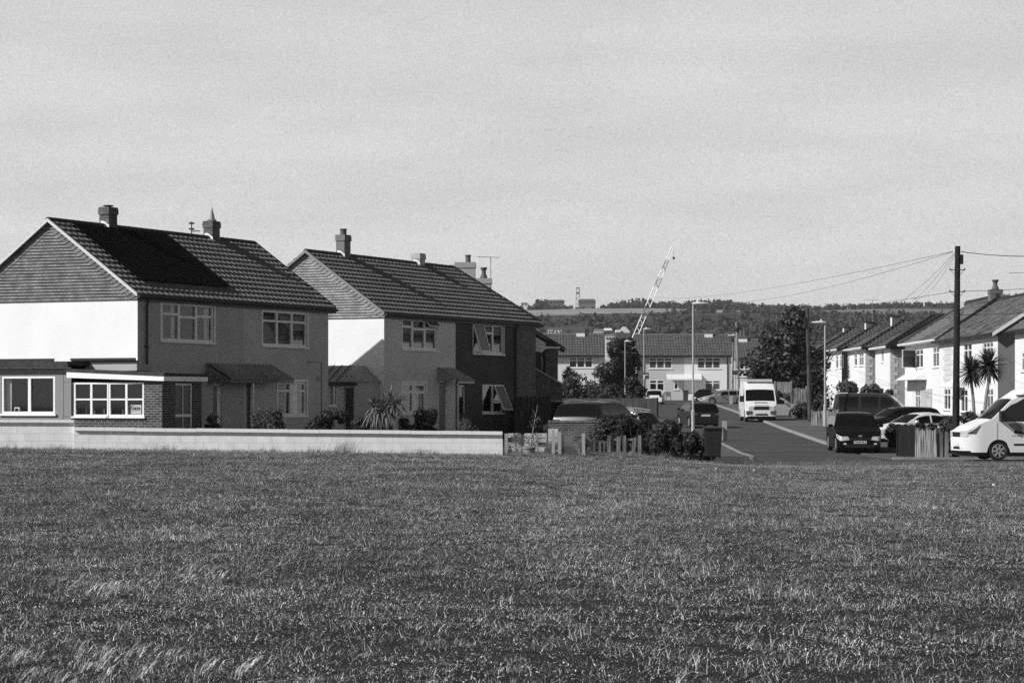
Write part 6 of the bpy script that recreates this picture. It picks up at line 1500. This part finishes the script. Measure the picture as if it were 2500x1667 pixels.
def pole(label, px0, px1, ytop, D, r0, r1, arms=(), steps=True, box=None, m=WPOLE):
    xb = PX(px1, D); b = G(xb, D); dx = PX(px0, D) - xb; H = PZ(ytop, D) - b; t = thing('telegraph_pole', label, 'telegraph pole', (xb, D, b), 0, 'wooden telegraph poles'); mb = MB()
    mb.tube([(0, 0, -.3), (dx * .3, 0, H * .33), (dx * .7, 0, H * .7), (dx, 0, H)], [r0, lerp(r0, r1, .33), lerp(r0, r1, .7), r1], 12); mb.build('pole', m, t)
    for y in arms:
        z = PZ(y, D) - b; xx = dx * z / H
        for s_ in (-1, 1): mb = MB(); mb.tube([(xx + s_ * r1 * .8, 0, z), (xx + s_ * .30, 0, z)], .018, 5); mb.tube([(xx + s_ * .26, 0, z), (xx + s_ * r1 * .9, 0, z - .2)], .008, 4); mb.tube([(xx + s_ * .28, 0, z), (xx + s_ * .28, 0, z + .07)], .025, 6); mb.build('crossarm', FASC, t)
    if box: z0, z1, s_ = PZ(box[1], D) - b, PZ(box[0], D) - b, box[2]; mb = MB(); mb.box(dx * .9 + s_ * r1 * .7 - .0, dx * .9 + s_ * (r1 + .10), -.14, .10, z0, z1); mb.build('junction_box', FASC, t)
    if steps:
        for k in range(int((H - 2.8) / .45)):
            z = 2.8 + k * .45; mb = MB(); s_ = 1 if k % 2 else -1; xx = dx * z / H; mb.tube([(xx, -lerp(r0, r1, z / H) + .01, z), (xx - .0, -lerp(r0, r1, z / H) - .10, z + .02)], .012, 4); mb.build('step', METAL, t)
    return t, (xb + dx, D, b + H)
p1, top1 = pole('tall dark wooden pole on the right with two small crossarms', 2338, 2333, 601, 93.5, .15, .105, arms=(659, 712), box=(622, 645, 1))
p2, top2 = pole('leaning wooden pole in front of the big tree', 1971, 1978, 753, 148, .145, .11, box=(775, 800, -1), m=boards('weathered_pole', .06, var=.5))
p3, top3 = pole('thick pale pole at the street end left of the high-roof van', 1798, 1804, 786, 256, .16, .11, steps=False, m=boards('pale_pole', .24, var=.4))
mb = MB(); b = p3.location.z; z0 = PZ(812, 256) - b; mb.lathe((-.18, 0, z0), [(.1, 0), (.22, .15), (.25, .5), (.12, .8)], 8); mb.build('junction_box', FASC, p3)
p4, top4 = pole('slim grey pole against the right edge of the closing pair of houses', 1790, 1788, 830, 262, .11, .09, steps=False, m=boards('grey_pole', .16, var=.4))
mb = MB(); b = p4.location.z; mb.lathe((.0, -.1, PZ(833, 262) - b), [(.08, 0), (.16, .1), (.16, .3), (.06, .45)], 8); mb.build('junction_box', FASC, p4)
WIRE = mat('cable_black', .03, .6)
def wire(label, A, B, sag, r=.009):
    t = thing('overhead_wire', label, 'wire', A, 0, 'overhead telephone wires'); mb = MB(); A = Vector(A); B = Vector(B)
    mb.tube([(B - A) * (i / 16) - Vector((0, 0, sag * 4 * (i / 16) * (1 - i / 16))) for i in range(17)], r, 4); mb.build('cable', WIRE, t); return t
X1, D1 = top1[0], 93.5
def at(px, py, D): return (PX(px, D), D, PZ(py, D))
wire('upper of two long wires running from the pole top down to the left', at(2326, 614, D1), at(1610, 727, 300), .6, .008)
wire('lower of two long wires running from the pole top down to the left', at(2326, 615, D1), at(1700, 733, 265), .9, .008)
wire('steep wire from the pole top to the leaning pole, upper strand', at(2330, 618, D1), at(1972, 757, 148), 1.6, .008)
wire('steep wire from the pole top ending among the hipped roofs', at(2330, 620, D1), at(2139, 740, 190), 1.2, .008)
wire('thin lower fan wire dropping from the pole top to the fourth house', at(2332, 622, D1), at(2225, 728, 168), .6, .008)
wire('upper wire leaving the pole top to the right', at(2346, 614, D1), at(2600, 616, 96), .15, .008)
wire('second wire leaving the pole top to the right, slightly lower', at(2346, 615, D1), at(2600, 624, 90), .1, .008)
wire('wire rising gently to the right from the upper crossarm level', at(2349, 711, D1), at(2620, 695, 99), .05, .009)
wire('nearly level wire running left from the lower crossarm', at(2325, 712, D1), at(1780, 735, 255), .8, .009)
wire('wire crossing in front of the terrace roofs to the right', at(2345, 769, D1), at(2620, 757, 97), .03, .008)
wire('short wire at the right edge above the chimney', at(2463, 667, 110), at(2640, 660, 112), .0, .010)

# ------------------------------------------------------------------ far things: crane, mast, buildings on the hill
D = 620; A = Vector(at(1548, 828, D)); B = Vector(at(1643, 603, D)); t = thing('tower_crane', 'luffing crane jib in pale and dark bands rising behind the houses', 'crane', tuple(A)); ax = (B - A).normalized(); sd_ = ax.cross(Vector((0, 1, 0))).normalized(); L = (B - A).length
CW = mat('crane_white', .80, .4); CD = mat('crane_red', .13, .5); cuts = [0, .255, .355, .46, .565, .67, .75, .86, .93, 1.0]; pal = [CW, CD, CW, CW, CD, CW, CD, CW, CW]
for k, (a, b) in enumerate(zip(cuts, cuts[1:])):
    mb = MB(); w0 = .58 * (1 - .55 * max(0, a - .5) * 2); w1 = .58 * (1 - .55 * max(0, b - .5) * 2)
    for s1 in (-1, 1):
        for s2 in (-1, 1): mb.tube([ax * L * a + sd_ * s1 * w0 + Vector((0, s2 * w0, 0)), ax * L * b + sd_ * s1 * w1 + Vector((0, s2 * w1, 0))], .085, 4)
    n = max(2, int((b - a) * 26))
    for i in range(n):
        t0, t1 = lerp(a, b, i / n), lerp(a, b, (i + 1) / n); s_ = 1 if i % 2 else -1; w = lerp(w0, w1, i / n)
        for s2 in (-1, 1): mb.tube([ax * L * t0 + sd_ * s_ * w + Vector((0, s2 * w, 0)), ax * L * t1 - sd_ * s_ * w + Vector((0, s2 * w, 0))], .05, 3)
    mb.build('jib_section', pal[k], t)
mb = MB(); mb.tube([ax * L, ax * L + Vector((.2, 0, -2.6))], .03, 3); mb.build('hoist_rope', WIRE, t); mb = MB(); q = ax * L + Vector((.2, 0, -3.2)); mb.lathe(tuple(q), [(.1, .7), (.3, .5), (.3, .1), (.1, 0)][::-1], 8); mb.build('hook_block', FASC, t)
mb = MB(); mb.box(-1.3, 1.3, -1.3, 1.3, -14, 0); mb.build('crane_base', CW, t)
D = 2180; z = HZ(PX(1411, D), D); t = thing('radio_mast', 'lattice radio mast on the skyline left of the crane', 'mast', (PX(1411, D), D, z)); H = PZ(702, D) - z; mb = MB()
for s1 in (-1, 1):
    for s2 in (-1, 1): mb.tube([(s1 * 2.0, s2 * 2.0, 0), (s1 * 1.4, s2 * 1.4, H)], .16, 4)
n = 8
for i in range(n): s_ = 1 if i % 2 else -1; mb.tube([(s_ * 1.8, -1.8, H * i / n), (-s_ * 1.7, -1.7, H * (i + 1) / n)], .2, 3)
mb.box(-1.7, 1.7, -1.7, 1.7, H * .72, H * .78); mb.box(-1.6, 1.6, -1.6, 1.6, H * .96, H); mb.build('lattice', mat('mast_grey', .10, .6), t)
def farhouse(label, px0, px1, y0, y1, ye, D, wm, rm, n=3, hip=1.0, wins=True, roofd=None):
    x0, x1 = PX(px0, D), PX(px1, D); b = PZ(y1, D); L = x1 - x0; ze = PZ(ye, D) - b; zr = PZ(y0, D) - b; dp = roofd or L * .6
    t = thing('distant_house', label, 'house', (x0, D, b), 0, 'distant buildings on and below the hill'); mb = MB(); mb.box(0, L, 0, dp, -6, ze - .02); mb.build('wall', wm, t)
    mb = MB(); o = L * .03; h = L * .12 * hip; mb.add([(-o, -o, ze), (L + o, -o, ze), (L + o, dp + o, ze), (-o, dp + o, ze), (h, dp / 2, zr), (L - h, dp / 2, zr)], [(0, 1, 5, 4), (1, 2, 5), (2, 3, 4, 5), (3, 0, 4), (0, 3, 2, 1)]); mb.build('roof', rm, t)
    if wins:
        for i in range(n): mb = MB(); a = L * (i + .25) / n; mb.box(a, a + L * .45 / n, -.12, -.01, ze * .35, ze * .75); mb.build('window', PANE, t)
    return t
GW = mat('far_wall_grey', .15, .9, .1, 2); GR_ = mat('far_roof', .09, .9, .2, 2); WW = mat('far_wall_white', .66, .8)
farhouse('long low building on the skyline just right of the mast', 1413, 1454, 729, 744, 735, 2170, GW, GR_, 8, .4, roofd=14)
farhouse('dim long building on the skyline among the trees left of the mast', 1336, 1378, 731, 744, 736, 2160, GW, GR_, 6, .4, roofd=14)
farhouse('small pale house on the skyline above the second pair roof', 1272, 1288, 738, 747, 743, 2120, WW, GR_, 2, .6, roofd=10)
farhouse('pale houses below the hill left of the white gabled building', 1338, 1350, 799, 814, 805, 560, WW, GR_, 2, .3)
farhouse('small white house tucked below the hill behind the end terrace', 1354, 1372, 800, 815, 806, 540, WW, GR_, 2, .3)
farhouse('jumbled pale buildings below the hill left of the crane', 1450, 1472, 803, 820, 808, 520, WW, GW, 3, .3)
farhouse('pale low building next to the jumbled ones left of the crane', 1474, 1494, 801, 824, 806, 500, GW, WW, 3, .3)
farhouse('pale cottages in the gap above the dark tree', 1478, 1500, 815, 832, 820, 430, WW, GW, 3, .3)
farhouse('tiny white house on the skyline right of the tall dark pole', 2363, 2370, 728, 735, 731, 2150, WW, WW, 1, .2, False)
D = 700; t = thing('white_barn', 'bright white gabled building on the slope left of the crane', 'building', (PX(1504, D), D, PZ(813, D)), 0, 'distant buildings on and below the hill'); s_ = D / FP
mb = MB(); P = lambda a, b: (PX(a, D) - PX(1504, D), 0, PZ(b, D) - PZ(813, D)); mb.prism([P(1515, 806), P(1522, 797), P(1528, 798), P(1538, 809), P(1536, 813), P(1526, 813)], (0, 8, 0)); mb.build('gable', WW, t)
mb = MB(); mb.prism([P(1504, 805), P(1516, 804), P(1516, 811), P(1504, 811)], (0, 6, 0)); mb.build('annex', WW, t); mb = MB(); mb.prism([P(1504, 811), P(1540, 813), P(1540, 830), P(1504, 830)], (0, 6, 0)); mb.build('base', GR_, t)
# dandelion clocks in the field
for i, (px, py) in enumerate([(1749, 1143), (1841, 1147), (2426, 1183)]):
    lo, hi = 30.0, 84.0
    for _ in range(30):
        m_ = (lo + hi) / 2; y_ = HOR + (EYE - G(PX(px, m_), m_) - .12) / m_ * FP
        if y_ > py: lo = m_
        else: hi = m_
    x, y = PX(px, lo), lo; t = thing('dandelion', ['dandelion clock nearest the road mouth in the grass', 'dandelion clock with a tall stalk beyond, right of the other one', 'dandelion clock in the grass below the minibus'][i], 'flower', (x, y, G(x, y))); mb = MB(); blob(mb, (0, 0, .12), .035, random.Random(i), .2); mb.build('seed_head', WH2, t); mb = MB(); mb.tube([(0, 0, -.02), (0, 0, .09)], .004, 4); mb.build('stalk', LEAFM, t)

# ------------------------------------------------------------------ the air between here and the hill
m = bpy.data.materials.new('air'); m.use_nodes = True; t_ = m.node_tree; t_.nodes.remove(t_.nodes['Principled BSDF'])
v = t_.nodes.new('ShaderNodeVolumePrincipled'); v.inputs['Color'].default_value = g3(.9); v.inputs['Density'].default_value = .00008; v.inputs['Anisotropy'].default_value = .2
t_.links.new(v.outputs[0], t_.nodes['Material Output'].inputs['Volume'])
mb = MB(); mb.box(-6000, 6000, -600, 6500, -2, 130); tag(mb.build('haze', m), kind='stuff')
